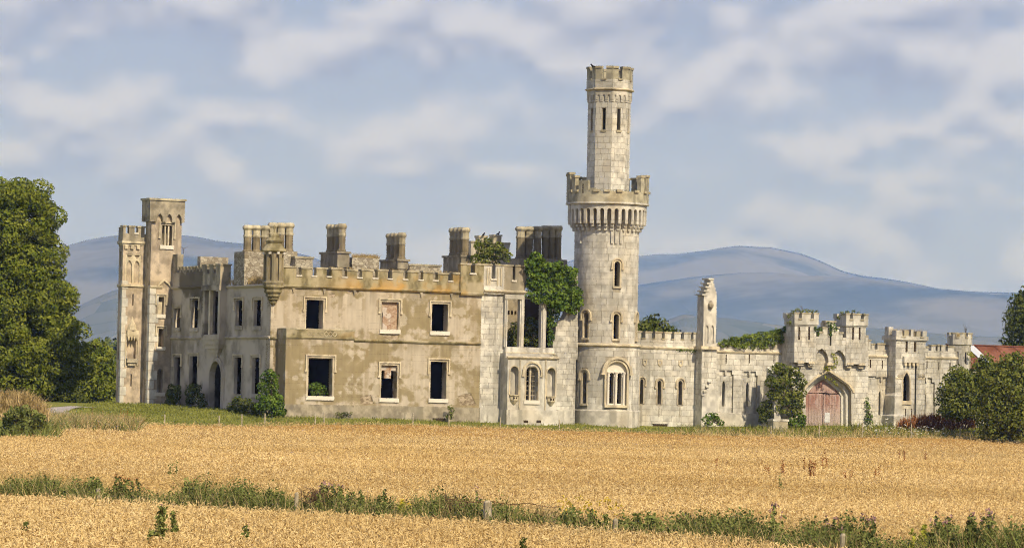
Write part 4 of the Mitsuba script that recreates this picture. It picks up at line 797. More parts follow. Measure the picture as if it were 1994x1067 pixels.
# ------------------------------------------------------------------ the screen wall east of the tower
SW = thing('screen_wall', 'long grey ashlar screen wall right of the round tower, with lancet windows and a tall stepped pier', 'ruined wall')
A = Plane((0, 3.0)); aq = A.px
xw0, xw1, xw2 = 30.5, aq(1372, 750)[0], aq(1534, 750)[0]
zs1 = aq(1310, 676)[1]; zs2 = aq(1460, 684)[1]
lan = [A.rect(1246, 738, 1252, 786), A.rect(1280, 741, 1287.5, 787), A.rect(1320.5, 741, 1328, 788)]
lanp = [arch((r[0] + r[2]) / 2, r[2] - r[0], r[1], r[3] - (r[2] - r[0]) / 2) for r in lan]
wa = sbox(xw0, -1.4, xw1, zs1 + 0.62)
for p in lanp: wa = wa.difference(p)
put(SW + '__west_wall', A.ext(wa, -0.9, -0.03), 'mat_mortar')
reg = sbox(xw0 + 1.6, -0.9, xw1, zs1 + 0.6)
for p in lanp: reg = reg.difference(p.buffer(0.13))
ashlar(SW + '__west_wall', A, reg, 0, 0.44, 1.05, limit=190, seed=11)
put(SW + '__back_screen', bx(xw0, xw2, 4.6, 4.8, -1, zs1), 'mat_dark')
mould(SW, A, xw0, xw1, zs1, 0.2, 0.13)
for r, p in zip(lan, lanp):
    c = (r[0] + r[2]) / 2; w = r[2] - r[0]; k = window(SW, A, p, 0.012, fw=0.11, sill=False, hd=hood(c, r[3] - w / 2, w / 2 + 0.15, w / 2 + 0.25, 0.3))
    put(k + '__sill', A.box(c - 0.05, r[1] - 1.0, c + 0.05, r[1] - 0.1, 0.0, 0.022), 'mat_mortar')
for x, y in ((1285, 707), (1325, 708), (1255, 706)):
    s, z = aq(x, y); put(SW + '__carved_shield', A.ext(Polygon([(s - 0.22, z + 0.27), (s + 0.22, z + 0.27), (s + 0.2, z - 0.1), (s, z - 0.28), (s - 0.2, z - 0.1)]).difference(sbox(s - 0.10, z - 0.06, s + 0.10, z + 0.16)), -0.02, 0.07), 'mat_trim')
s0, z0, s1, z1 = A.rect(1271, 825, 1299, 830); put(SW + '__drain', A.box(s0, z0, s1, z1, 0, 0.05), 'mat_dark'); put(SW + '__drain_lintel', A.box(s0 - 0.1, z1, s1 + 0.1, z1 + 0.16, 0, 0.1), 'mat_stone1')
zm0, zm1 = zs1 + 0.62, aq(1300, 646)[1] - 0.12
for i, (a, b) in enumerate(((1240, 1249), (1257, 1269.5), (1276, 1288.5), (1294.5, 1307), (1313, 1326), (1332, 1345.5), (1350.5, 1361.5))):
    a, b = aq(a, 652)[0], aq(b, 652)[0]; k = put(SW + '__merlon', A.ext(rough(sbox(a, zm0, b, zm1), 0.02, 0.2, i), -0.5, 0.0), stone_mat()); put(k + '__coping', coping(A, a, b, zm1, -0.5, 0, 0.13, 0.05, i), 'mat_cap')
    if i: put(SW + '__embrasure_sill', A.box(pa - 0.02, zm0 - 0.03, a + 0.02, zm0 + 0.05, -0.5, 0.08), 'mat_cap')
    pa = b
# pier with a stepped gable
PV = Plane((0, 2.0)); pv = PV.px; p0, p1 = pv(1367.5, 700)[0], pv(1395.5, 700)[0]; zc = pv(1380, 680)[1]
put(SW + '__pier', bx(p0, p1, 2.03, 3.6, -1.4, zc), 'mat_mortar')
ashlar(SW + '__pier', PV, sbox(p0, -0.9, p1, zc), 0, 0.44, 0.75, limit=60, seed=13)
ashlar(SW + '__pier', Plane((p0, 0), 90), sbox(-3.0, -0.9, -2.0, zc - 0.01), 0.03, 0.44, 0.7, limit=30, seed=14)
put(SW + '__pier_cornice', bx(p0 - 0.25, p1 + 0.12, 1.75, 3.6, zc, zc + 0.24), 'mat_trim')
u0, u1 = pv(1370, 620)[0], pv(1395, 620)[0]; y_ = lambda v: pv(1381, v)[1]
steps = [(u0, y_(574), u1, 0), (u0 + 0.16, y_(566.5), u1 - 0.03, 0), (u0 + 0.3, y_(559), u1 - 0.14, 0), (u0 + 0.46, y_(551.5), u1 - 0.24, 0), (u0 + 0.6, y_(543), u1 - 0.34, 0)]
body = unary_union([sbox(u0, zc + 0.24, u1, steps[0][1])] + [sbox(a, b - 0.5, c, b) for a, b, c, _ in steps])
nic = [arch(pv(1376.5, 650)[0], 0.30, y_(669), y_(640), 'point', 0.3, 6), arch(pv(1387, 650)[0], 0.30, y_(669), y_(640), 'point', 0.3, 6)]
hole = Point(pv(1384, 590)[0], y_(590)).buffer(0.10)
put(SW + '__pier_top', PV.ext(rough(body, 0.02, 0.3, 4).difference(hole), -1.0, -0.12), 'mat_stone1'); fb = rough(body, 0.02, 0.3, 4).difference(hole.buffer(0.1))
for p in nic: fb = fb.difference(p)
put(SW + '__pier_top', PV.ext(fb, -0.125, 0), 'mat_stone1')
for a, b, c, _ in steps: put(SW + '__gable_step', PV.box(a - 0.22, b - 0.06, a + 0.3, b + 0.05, -1.0, 0.07), 'mat_stone0')
gs, gzz = pv(1383, 594); put(SW + '__carved_head', rock((PV.at(gs, gzz, 0.1)), (0.22, 0.3, 0.3), 5), 'mat_grey')
lz = pv(1385, 770)[1]; tri = [pv(x, y) for x, y in ((1366, 772), (1370, 766), (1375, 758), (1379, 749), (1384, 741), (1390, 756), (1396, 770), (1398, 830), (1364, 830))]
put(SW + '__pier_foot', PV.ext(Polygon(tri), -0.9, 0.12), 'mat_stone0')
for x, y in ((1367, 769), (1371, 762), (1375.5, 753), (1380, 744)): a_, z_ = pv(x, y); put(SW + '__pier_step', PV.box(a_ - 0.14, z_ - 0.05, a_ + 0.16, z_ + 0.06, 0, 0.2), 'mat_stone0')
# eastern half: two cross headed panels
lan2 = [A.rect(1408.5, 742, 1414, 791), A.rect(1455, 745, 1460.5, 792)]
pan, lp = [], []
for r, dx, dy in ((lan2[0], 0, 0), (lan2[1], 46.5, 2)):
    lp.append(arch((r[0] + r[2]) / 2, r[2] - r[0], r[1], r[3] - 0.3, 'point', 0.35, 6))
    pan.append(A.poly([(x + dx, y + dy) for x, y in ((1398.5, 803), (1397.5, 729), (1401, 729), (1401, 720.5), (1411.5, 720.5), (1411.5, 730.5), (1415, 730.5), (1415, 721), (1425.5, 721), (1425.5, 729), (1428.5, 729), (1427, 803))]))
wb = sbox(xw1 + 0.003, -1.4, xw2, zs2 + 0.55); core = wb
for p in lp: core = core.difference(p)
put(SW + '__east_wall', A.ext(core, -0.9, -0.20), 'mat_stone1')
wf = core
for p in pan: wf = wf.difference(p)
put(SW + '__east_wall', A.ext(wf, -0.205, -0.03), 'mat_mortar')
reg = sbox(p1, aq(1450, 806)[1], xw2, zs2 + 0.5)
for p in pan: reg = reg.difference(p)
ashlar(SW + '__east_wall', A, reg, 0, 0.44, 1.0, limit=150, seed=15)
inn = unary_union(pan)
for p in lp: inn = inn.difference(p.buffer(0.05))
ashlar(SW + '__east_wall', A, inn.buffer(-0.01), -0.175, 0.44, 0.8, limit=60, seed=16)
put(SW + '__plinth', A.box(p1 + 0.02, -1.4, xw2, aq(1450, 806)[1], -0.05, 0.12), 'mat_stone1')
mould(SW, A, p1 + 0.1, xw2, zs2, 0.2, 0.13)
for x in (1414, 1459, 1507): s0, z0, s1, z1 = A.rect(x - 1, 690, x + 1, 707); put(SW + '__arrow_slit', A.box(s0, z0, s1, z1, -0.1, 0.02), 'mat_dark')
pz = [(x, aq(x, y)[1]) for x, y in ((1398, 668), (1412, 671), (1422, 669), (1430, 672), (1440, 668), (1470, 670), (1500, 667), (1520, 664), (1532, 658))]
top = Polygon([(p1 + 0.05, zs2 + 0.5), (xw2, zs2 + 0.5)] + [(aq(x, 670)[0], z) for x, z in pz[::-1]]); put(SW + '__broken_parapet', A.ext(rough(top, 0.05, 0.2, 3), -0.5, -0.01), 'mat_stone0')

# ------------------------------------------------------------------ gatehouse
GH = thing('gatehouse', 'stone gatehouse with two square ivy topped turrets over a wide pointed gateway', 'gatehouse')
GY = 1.35; G = Plane((0, GY)); U = Plane((0, GY - 0.35)); gp, uq = G.px, U.px
gx0, gx1 = gp(1541, 770)[0], gp(1690, 770)[0]; gz1 = gp(1610, 650)[1]
gate = [gp(x, y) for x, y in ((1567, 840), (1567.5, 762), (1575, 752), (1590, 738), (1613, 725.5), (1632, 738), (1650, 751), (1657.5, 762), (1657.5, 840))]
go = Polygon(gate); gc = (gate[0][0] + gate[-1][0]) / 2
def shrink(k): return aff.scale(go, k, 1 - (1 - k) * 0.45, origin=(gc, go.bounds[1]))
fw_ = sbox(gx0, -1.4, gx1, gz1)
for i, (k, h0, h1) in enumerate(((1.0, -0.42, -0.03), (0.88, -0.72, -0.425), (0.76, -1.1, -0.725))):
    put(GH + ('__front_wall' if not i else '__gate_order'), G.ext((fw_ if not i else sbox(gc - 3.2, -1.4, gc + 3.2, go.bounds[3] + 0.6)).difference(shrink(k)), h0, h1), 'mat_mortar' if not i else 'mat_stone3')
put(GH + '__side_wall', bx(gx0, gx0 + 0.5, GY + 0.43, GY + 3.0, -1.4, gz1), 'mat_stone1'); put(GH + '__side_wall', bx(gx1 - 0.5, gx1, GY + 0.43, GY + 3.0, -1.4, gz1), 'mat_stone1')
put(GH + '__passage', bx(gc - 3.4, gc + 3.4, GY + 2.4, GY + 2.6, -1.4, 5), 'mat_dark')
reg = sbox(gx0, -0.9, gx1, gp(1610, 679)[1]).difference(go.buffer(0.02)); ashlar(GH + '__front_wall', G, reg, 0, 0.44, 1.0, limit=180, seed=21)
put(GH + '__gate_hood', G.ext(go.buffer(0.28, join_style=2).difference(go.buffer(0.1, join_style=2)).difference(sbox(-999, -9, 999, gate[1][1])), -0.05, 0.1), 'mat_trim')
# the doors
dk = put(GH + '__gate_door', G.ext(shrink(0.76).intersection(sbox(gc - 5, -1.4, gc - 0.03, 9)).intersection(sbox(-99, -2, 999, gp(1600, 766)[1])), -0.93, -0.85), 'mat_door'); labels[dk] = {'label': 'left leaf of the faded red plank gate'}
d2 = put(GH + '__gate_door', G.ext(shrink(0.76).intersection(sbox(gc + 0.03, -1.4, gc + 5, 9)).intersection(sbox(-99, -2, 999, gp(1620, 767.5)[1])), -0.91, -0.83), 'mat_door'); labels[d2] = {'label': 'right leaf of the faded red plank gate with a pale notice'}
put(GH + '__gate_head', G.ext(rough(shrink(0.76).intersection(sbox(-99, gp(1610, 765)[1], 999, 99)).difference(sbox(gc - 0.4, gp(1610, 768)[1], gc + 0.5, gp(1610, 764.5)[1])), 0.02, 0.3, 2), -0.98, -0.9), 'mat_door')
for k_, s0, s1 in ((dk, gc - 1.38, gc - 0.05), (d2, gc + 0.05, gc + 1.38)):
    for i in range(9):
        a = s0 + i * (s1 - s0) / 9; q_ = sbox(a + 0.008, -1.0, a + (s1 - s0) / 9 - 0.008, gp(1610, 769)[1]); put(k_ + '__plank', G.ext(q_.intersection(shrink(0.75)), -0.86, -0.80 + R.uniform(-0.008, 0.008)), 'mat_door')
    put(k_ + '__rail', G.box(s0, 1.55, s1, 1.62, -0.85, -0.775), 'mat_door')
s0, z0, s1, z1 = G.rect(1605.5, 803, 1615.5, 822, -0.8); put(d2 + '__notice', G.box(s0, z0, s1, z1, -0.81, -0.765), 'mat_notice')
# upper stage, carried forward on brackets, with its turrets and stepped parapet
ux0, ux1 = uq(1548, 650)[0], uq(1690, 650)[0]; zb_ = uq(1610, 712)[1]
steps_ = [uq(x, y) for x, y in ((1549, 712), (1549, 655), (1595, 655), (1595, 648), (1602, 648), (1602, 639), (1608, 639), (1608, 627), (1627, 627), (1627, 639), (1634, 639), (1634, 649), (1641, 649), (1641, 657), (1690, 657), (1690, 712))]
upper = Polygon(steps_)
def parch(x0, x1, ya, yb): s0, s1 = uq(x0, 690)[0], uq(x1, 690)[0]; return arch((s0 + s1) / 2, s1 - s0, zb_ - 1, uq(1610, yb)[1], 'point', uq(1610, ya)[1] - uq(1610, yb)[1], 8)
ars = [parch(1565, 1577.5, 683, 696), parch(1587, 1613, 679, 702), parch(1620, 1647, 681, 704), parch(1660.5, 1672.5, 687, 699)]
for p in ars: upper = upper.difference(p)
upper = upper.difference(sbox(uq(1549, 700)[0] - 1, zb_ - 1, uq(1554, 700)[0], uq(1610, 704)[1]))
slit = sbox(uq(1616, 655)[0], uq(1617, 673)[1], uq(1619, 655)[0], uq(1617, 634)[1]); upper = upper.difference(slit)
put(GH + '__upper_wall', U.ext(upper, -0.36, -0.03), 'mat_mortar'); put(GH + '__upper_wall', U.ext(upper.intersection(sbox(-99, gz1 + 0.05, 999, 99)), -0.8, -0.365), 'mat_stone1')
ashlar(GH + '__upper_wall', U, upper.buffer(-0.012), 0, 0.42, 0.85, limit=130, seed=23)
for i, (x, y) in enumerate(((1558.5, 705), (1580, 706), (1655, 708), (1678, 709), (1616, 709))):
    s, z = uq(x, y); put(GH + '__bracket', cat([U.box(s - 0.30, z - 0.10, s + 0.30, z + 0.1, -0.4, 0.10), U.box(s - 0.22, z - 0.34, s + 0.22, z - 0.10, -0.4, -0.08)]), 'mat_trim')
for a, b in zip(steps_[1:-2], steps_[2:-1]):
    if abs(a[1] - b[1]) < 0.2 and b[0] - a[0] < 2: put(GH + '__parapet_coping', U.box(a[0] - 0.05, a[1] - 0.02, b[0] + 0.05, a[1] + 0.12, -0.5, 0.07), 'mat_cap')
def turret(key, x0, x1, ytop, ycap, ybot, dep, slits, seed, lab):
    pl = Plane((0, GY - 0.40)); s0, s1 = pl.px(x0, 670)[0], pl.px(x1, 670)[0]; zc, zt_, zb2_ = pl.px((x0 + x1) / 2, ycap)[1], pl.px((x0 + x1) / 2, ytop)[1], pl.px((x0 + x1) / 2, ybot)[1]; yf = GY - 0.40
    k = numbered(key + '__turret'); labels[k] = {'label': lab}; scene[k] = mikit.ply(bx(s0, s1, yf + 0.03, yf + dep, zb2_, zc), 'mat_mortar')
    reg = sbox(s0, zb2_, s1, zc)
    for x in slits: a = pl.px(x, 650)[0]; reg = reg.difference(sbox(a - 0.09, pl.px(x, 662)[1], a + 0.09, pl.px(x, 636)[1]))
    ashlar(k, pl, reg, 0, 0.42, 0.7, limit=60, seed=seed); ashlar(k, Plane((s0, 0), 90), sbox(-(yf + dep), zb2_, -yf, zc - 0.01), 0.02, 0.42, 0.6, limit=40, seed=seed + 1)
    for x in slits: a = pl.px(x, 650)[0]; put(k + '__slit', pl.box(a - 0.085, pl.px(x, 661)[1], a + 0.085, pl.px(x, 637)[1], -0.06, -0.022), 'mat_dark')
    o = 0.14; hz = zt_ - 0.35
    put(k + '__cap', cat([bx(s0 - o, s1 + o, yf - o, yf + dep + o, zc, hz), bx(s0 - o * 0.5, s1 + o * 0.5, yf - o * 0.5, yf + dep, zc - 0.1, zc)]), stone_mat())
    w = (s1 - s0 + 2 * o)
    for a, b in ((s0 - o, s0 - o + w * 0.17), (s0 - o + w * 0.30, s0 - o + w * 0.66), (s0 - o + w * 0.80, s1 + o)): 
        put(k + '__merlon', pl.box(a, hz, b, zt_, -0.45, o - 0.004), stone_mat()); put(k + '__coping', coping(pl, a, b, zt_, -0.45, o - 0.004, 0.12, 0.05), 'mat_cap')
    for y in (0.08, dep * 0.6): put(k + '__merlon', bx(s0 - o + 0.004, s0 + 0.3, yf + y + 0.35, yf + y + 0.9, hz, zt_ + 0.08), stone_mat())
    for f in (0.23, 0.73): put(k + '__embrasure_sill', pl.box(s0 - o + w * f - 0.18, hz - 0.12, s0 - o + w * f + 0.18, hz - 0.02, 0, o + 0.07), 'mat_cap')
    return k
turret(GH, 1547.5, 1589, 611.5, 632, 706, 1.3, (1556, 1575.5), 31, 'left turret of the gatehouse'); turret(GH, 1648, 1685.5, 613, 634, 709, 1.5, (1661, 1674), 33, 'right turret of the gatehouse')
# buttress at its left corner
BT = Plane((0, GY - 1.3)); b0_, b1_ = BT.px(1508, 780)[0], BT.px(1521, 780)[0]; zbt = BT.px(1514, 722)[1]
put(GH + '__buttress', bx(b0_, b1_, GY - 1.3, GY + 0.4, -1.4, zbt - 0.8), 'mat_stone1'); sl = trimesh.convex.convex_hull(np.array([(x, y, z) for x in (b0_, b1_) for y, z in ((GY - 1.3, zbt - 0.8), (GY, zbt - 0.8), (GY, zbt + 0.3), (GY - 0.7, zbt))])); put(GH + '__buttress_slope', sl, 'mat_stone3')

# ------------------------------------------------------------------ wall, gate tower, wall, corner turret further east
def panel_wall(key, s0, s1, ztop_px, zstr_px, slits, lancet, panel, merl, seed, label):
    K = thing(key, label, 'ruined wall'); zs_ = aq(*zstr_px)[1]; zt_ = aq(*ztop_px)[1]; w = sbox(s0, -1.4, s1, zs_ + 0.5)
    r = A.rect(*lancet); lp = arch((r[0] + r[2]) / 2, r[2] - r[0], r[1], r[3] - 0.3, 'point', 0.35, 6); pn = A.poly(panel); pn = pn.intersection(w)
    put(K + '__wall', A.ext(w.difference(lp), -0.9, -0.18), 'mat_stone1'); put(K + '__wall', A.ext(w.difference(pn).difference(lp), -0.185, -0.03), 'mat_mortar')
    ashlar(K + '__wall', A, w.difference(pn).difference(lp.buffer(0.05)), 0, 0.44, 1.0, limit=110, seed=seed); ashlar(K + '__wall', A, pn.difference(lp.buffer(0.05)).buffer(-0.01), -0.155, 0.44, 0.8, limit=60, seed=seed + 1)
    put(K + '__backing', bx(s0, s1, 4.5, 4.7, -1.2, zs_), 'mat_dark'); mould(K, A, s0, s1, zs_, 0.2, 0.12)
    for x, y in slits: a0, z0, a1, z1 = A.rect(x - 0.9, y - 8, x + 0.9, y + 8); put(K + '__arrow_slit', A.box(a0, z0, a1, z1, -0.1, 0.02), 'mat_dark')
    for i, (a, b, top) in enumerate(merl):
        a, b, z = aq(a, 670)[0], aq(b, 670)[0], aq((a + b) / 2, top)[1]; k = put(K + '__merlon', A.ext(rough(sbox(a, zs_ + 0.5, b, z), 0.02, 0.2, i), -0.5, -0.004), stone_mat()); put(k + '__coping', coping(A, a, b, z, -0.5, 0, 0.12, 0.05, i), 'mat_cap')
    return K
sC0, sC1 = gx1 - 0.05, aq(1740, 740)[0]; sE0, sE1 = aq(1800, 740)[0], aq(1872, 740)[0]
panel_wall('linking_wall', sC0, sC1, (1715, 672), (1712, 692), ((1695, 708), (1718, 710)), (1713, 762, 1717, 808),
    [(1687, 822), (1687, 741), (1683, 741), (1683, 732), (1706, 732), (1706, 734), (1715, 734), (1715, 743), (1718, 743), (1718, 734), (1736, 735), (1736, 822)], ((1684, 1695.5, 663.5), (1697, 1703, 671), (1709, 1723, 671), (1729, 1737, 674)), 51, 'short ashlar wall between the gatehouse and the gate tower')
panel_wall('end_wall', sE0, sE1, (1830, 676), (1830, 695), ((1805, 711), (1828, 712.5), (1850, 714)), (1801, 764, 1805, 805),
    [(1797, 816), (1797, 735), (1803, 735), (1803, 744), (1806, 744), (1806, 735), (1815, 736), (1815, 744), (1820, 744), (1820, 816)], ((1802, 1808, 677), (1814, 1822, 674), (1826, 1830, 673), (1833, 1841, 674), (1846, 1858, 676)), 53, 'ashlar wall with arrow slits between the gate tower and the end turret')
GT = thing('gate_tower', 'square stone tower with one pointed window, between two low walls right of the gatehouse', 'tower')
DY = 1.9; D = Plane((0, DY)); dq = D.px; d0, d1 = dq(1744.5, 700)[0], dq(1802, 700)[0]; zcap, ztop_ = dq(1774, 662.5)[1], dq(1774, 644)[1]; dep = 1.75
dw = D.rect(1758.5, 726, 1771, 780); dwp = arch((dw[0] + dw[2]) / 2, dw[2] - dw[0], dw[1], dw[3] - 0.7, 'point', 0.75, 8)
gro = sbox(dq(1781, 760)[0], dq(1783, 822)[1], dq(1784, 760)[0], dq(1783, 700)[1])
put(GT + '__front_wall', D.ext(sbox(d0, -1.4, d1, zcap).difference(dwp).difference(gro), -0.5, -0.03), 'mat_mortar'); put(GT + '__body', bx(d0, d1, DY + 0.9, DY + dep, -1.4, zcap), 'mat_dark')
put(GT + '__side_wall', bx(d0, d0 + 0.3, DY + 0.5, DY + dep, -1.4, zcap), 'mat_mortar'); put(GT + '__side_wall', bx(d1 - 0.3, d1, DY + 0.5, DY + dep, -1.4, zcap), 'mat_mortar')
reg = sbox(d0, -0.9, d1, zcap).difference(dwp.buffer(0.1)).difference(gro)
for x in (1765.5, 1782): a = dq(x, 670)[0]; reg = reg.difference(sbox(a - 0.12, dq(x, 686)[1], a + 0.12, zcap))
ashlar(GT + '__front_wall', D, reg, 0, 0.43, 0.85, limit=180, seed=61); ashlar(GT + '__side_wall', Plane((d0, 0), 90), sbox(-(DY + dep), -0.9, -DY, zcap - 0.01), 0.02, 0.43, 0.7, limit=60, seed=62)
window(GT, D, dwp, 0.012, fw=0.12, sill=True, sill_mat='mat_trim')
bs = dq(1757.5, 700)[0], dq(1787.5, 700)[0]; put(GT + '__bracketed_box', cat([D.box(bs[0], dq(1773, 706)[1], bs[1], dq(1773, 694)[1], -0.05, 0.28)]), 'mat_stone1')
for i in range(4): a = bs[0] + 0.08 + i * (bs[1] - bs[0] - 0.36) / 3; put(GT + '__bracket', D.box(a, dq(1773, 712)[1], a + 0.22, dq(1773, 706)[1], -0.05, 0.24), 'mat_trim')
for x in (1751, 1757, 1790, 1797): a, z = dq(x, 732); put(GT + '__carved_flower', lathe([(0.16, 0), (0.18, 0.06), (0.06, 0.1)], (0, 0), 8).apply_transform(np.array([[1, 0, 0, a], [0, 0, -1, DY], [0, 1, 0, z], [0, 0, 0, 1.0]])), 'mat_grey')
mould(GT, D, d0, bs[0] + 0.1, dq(1750, 735)[1], 0.14, 0.06); mould(GT, D, bs[1], d1, dq(1795, 736)[1], 0.14, 0.06)
for x in (1763, 1775): a0, z0, a1, z1 = D.rect(x - 0.8, 795, x + 0.8, 810); put(GT + '__slit', D.box(a0, z0, a1, z1, -0.1, 0.02), 'mat_dark')
for zt1, e, hh in ((dq(1770, 764)[1], 0.22, 0.25), (dq(1770, 803)[1], 0.45, 0.5)):
    put(GT + '__stepped_foot', trimesh.convex.convex_hull(np.array([(x, y, z) for x, y, z in ((d0 - e, DY - hh, -1.4), (d0 - e, DY + dep, -1.4), (d0 - e, DY - hh, zt1 - 0.3), (d0 - e, DY + dep, zt1 - 0.3), (d0 + 0.55, DY - hh, -1.4), (d0 + 0.55, DY - hh, zt1 - 0.3), (d0, DY - 0.01, zt1), (d0, DY + dep, zt1), (d0 + 0.55, DY - 0.01, zt1), (d0 + 0.55, DY + dep, -1.4), (d0 + 0.55, DY + dep, zt1))])), 'mat_stone0')
o = 0.16; hz = ztop_ - 0.45
put(GT + '__cap', cat([bx(d0 - o, d1 + o, DY - o, DY + dep + o, zcap, hz), bx(d0 - 0.06, d1 + 0.06, DY - 0.06, DY + dep, zcap - 0.1, zcap)]), 'mat_stone1')
ashlar(GT + '__cap', D, sbox(d0 - o + 0.01, zcap + 0.01, d1 + o - 0.01, hz - 0.01), o + 0.014, 0.4, 0.8, limit=30, seed=64)
for i, (a, b, dz) in enumerate(((1744, 1755, 0), (1759, 1768, 0.05), (1772, 1777, 0.1), (1783, 1790, -0.05), (1795, 1803, 0))):
    a, b = dq(a, 640)[0], dq(b, 640)[0]; put(GT + '__merlon', D.ext(rough(sbox(a, hz, b, ztop_ + dz), 0.04, 0.15, i), -0.5, o - 0.004), 'mat_cap' if i % 2 else stone_mat())
put(GT + '__merlon', bx(d0 - o + 0.004, d0 + 0.3, DY + 0.9, DY + 1.5, hz, ztop_ + 0.3), 'mat_stone1')
for x in (1757, 1793): a = dq(x, 650)[0]; put(GT + '__embrasure_sill', D.box(a - 0.2, hz - 0.12, a + 0.2, hz - 0.02, 0, o + 0.08), 'mat_cap')
for x in (1765.5, 1782): a = dq(x, 670)[0]; put(GT + '__slit', D.box(a - 0.10, dq(x, 685)[1], a + 0.10, zcap - 0.12, -0.1, -0.022), 'mat_dark')
ET = thing('end_turret', 'eight sided stone turret at the right end of the wall, grass on its top', 'tower')
EP = Plane((0, 2.6)); ec = (EP.px(1863, 690)[0] + EP.px(1899.5, 690)[0]) / 2; er = (EP.px(1899.5, 690)[0] - EP.px(1863, 690)[0]) / 2; EC = (ec, 2.6 + er); eq = lambda y: EP.px(1880, y)[1]
e8 = cut(lathe([(er, -1.4), (er, eq(672))], EC, 8, t8), [Plane(EC, t).box(-0.06, eq(708), 0.06, eq(686), er * 0.6, er * 1.2) for t in (0, 45, 90)])
put(ET + '__shaft', e8, 'mat_mortar'); wE = er * math.sin(t8)
for t in (0, 45, 90): ashlar(ET + '__shaft', Plane(EC, t), sbox(-wE + 0.01, -0.9, wE - 0.01, eq(673)).difference(sbox(-0.09, eq(709), 0.09, eq(685))), er * c8 + 0.02, 0.43, 0.6, limit=40, seed=70 + t)
er2 = er * 1.12; put(ET + '__cap', lathe([(er, eq(673)), (er2, eq(671)), (er2, eq(656)), (er2 * 0.9, eq(655.5))], EC, 8, t8), 'mat_stone1')
for t in range(0, 360, 45):
    p = Plane(EC, t); w7 = er2 * math.sin(t8); a7 = er2 * c8
    for a, b in ((-w7, -0.14), (0.14, w7)): k = put(ET + '__merlon', p.box(a, eq(656), b, eq(650), a7 - 0.3, a7 - 0.004), stone_mat()); put(k + '__coping', coping(p, a, b, eq(650), a7 - 0.3, a7 - 0.004, 0.1, 0.04), 'mat_cap')
    put(ET + '__embrasure_sill', p.box(-0.15, eq(658.5), 0.15, eq(656), a7 - 0.2, a7 + 0.07), 'mat_cap')

# ------------------------------------------------------------------ barn behind, with a rusty red roof
BN = thing('barn', 'low stone barn with a rusty red corrugated roof and one pale blue sheet', 'barn')
BP = Plane((0, 9.0)); bq = BP.px; n0, n1 = bq(1893, 700)[0], bq(2040, 700)[0]; ze, zr = bq(1940, 716)[1], bq(1940, 681)[1] + 0.35
put(BN + '__wall', bx(n0, n1, 9.0, 16.0, -1, ze), 'mat_stone1'); put(BN + '__gable', trimesh.convex.convex_hull(np.array([(x, y, z) for x in (n0, n0 + 0.4) for y, z in ((9.0, ze), (16.0, ze), (12.5, zr - 0.1))])), 'mat_stone1')
def slope(s0, s1, y0, z0, y1, z1, lift, pitch=0.15):
    xs = np.arange(s0, s1, pitch / 4); w = 0.02 * np.cos(np.arange(len(xs)) * math.pi / 2); V = []
    for dz in (lift, lift - 0.03):
        for x, k in zip(xs, w): V += [(x, y0, z0 + k + dz), (x, y1, z1 + k + dz)]
    n = len(xs); f = []
    for j in range(n - 1): a = 2 * j; f += [(a, a + 2, a + 3), (a, a + 3, a + 1)]; b = a + 2 * n; f += [(b, b + 3, b + 2), (b, b + 1, b + 3)]
    return trimesh.Trimesh(np.array(V), f, process=False)
s = n0 - 0.3; i = 0
while s < n1:
    k = put(BN + '__roof_sheet', slope(s, s + 1.05, 8.7, ze - 0.12, 12.5, zr, 0.02 + 0.02 * (i % 2)), 'mat_roof'); s += 1.0; i += 1
put(BN + '__rear_roof', slope(n0 - 0.3, n1, 16.3, ze - 0.12, 12.5, zr, 0.02), 'mat_roof')
bs0, bs1 = bq(1917, 690)[0], bq(1932, 690)[0]; k = put(BN + '__pale_sheet', slope(bs0 + 0.2, bs1 + 0.3, 9.2, ze + (zr - ze) * 0.12, 12.3, zr - 0.05, 0.10), 'mat_sheet'); labels[k] = {'label': 'pale blue grey roof sheet among the red ones'}
put(BN + '__ridge', bx(n0 - 0.3, n1, 12.35, 12.65, zr + 0.02, zr + 0.12), 'mat_roof')
# stone trough block by the gate
s0 = Plane((0, -1.6)); a0, z0_, a1, z1_ = s0.rect(1506, 817, 1534, 838)
ST = thing('stone_trough', 'pale rounded stone mounting block in the grass left of the red gate', 'stone block')
p_ = Polygon([(a0, -0.9), (a1, -0.9), (a1, z1_ - 0.2), (a1 - 0.2, z1_), (a0 + 0.25, z1_ + 0.05), (a0, z1_ - 0.15)]); put(ST + '__block', s0.ext(p_, -0.8, 0), 'mat_old'); put(ST + '__top', s0.ext(rough(sbox(a0 - 0.08, z1_ - 0.12, a1 + 0.08, z1_ + 0.05), 0.03, 0.2, 2), -0.85, 0.06), 'mat_stone3')
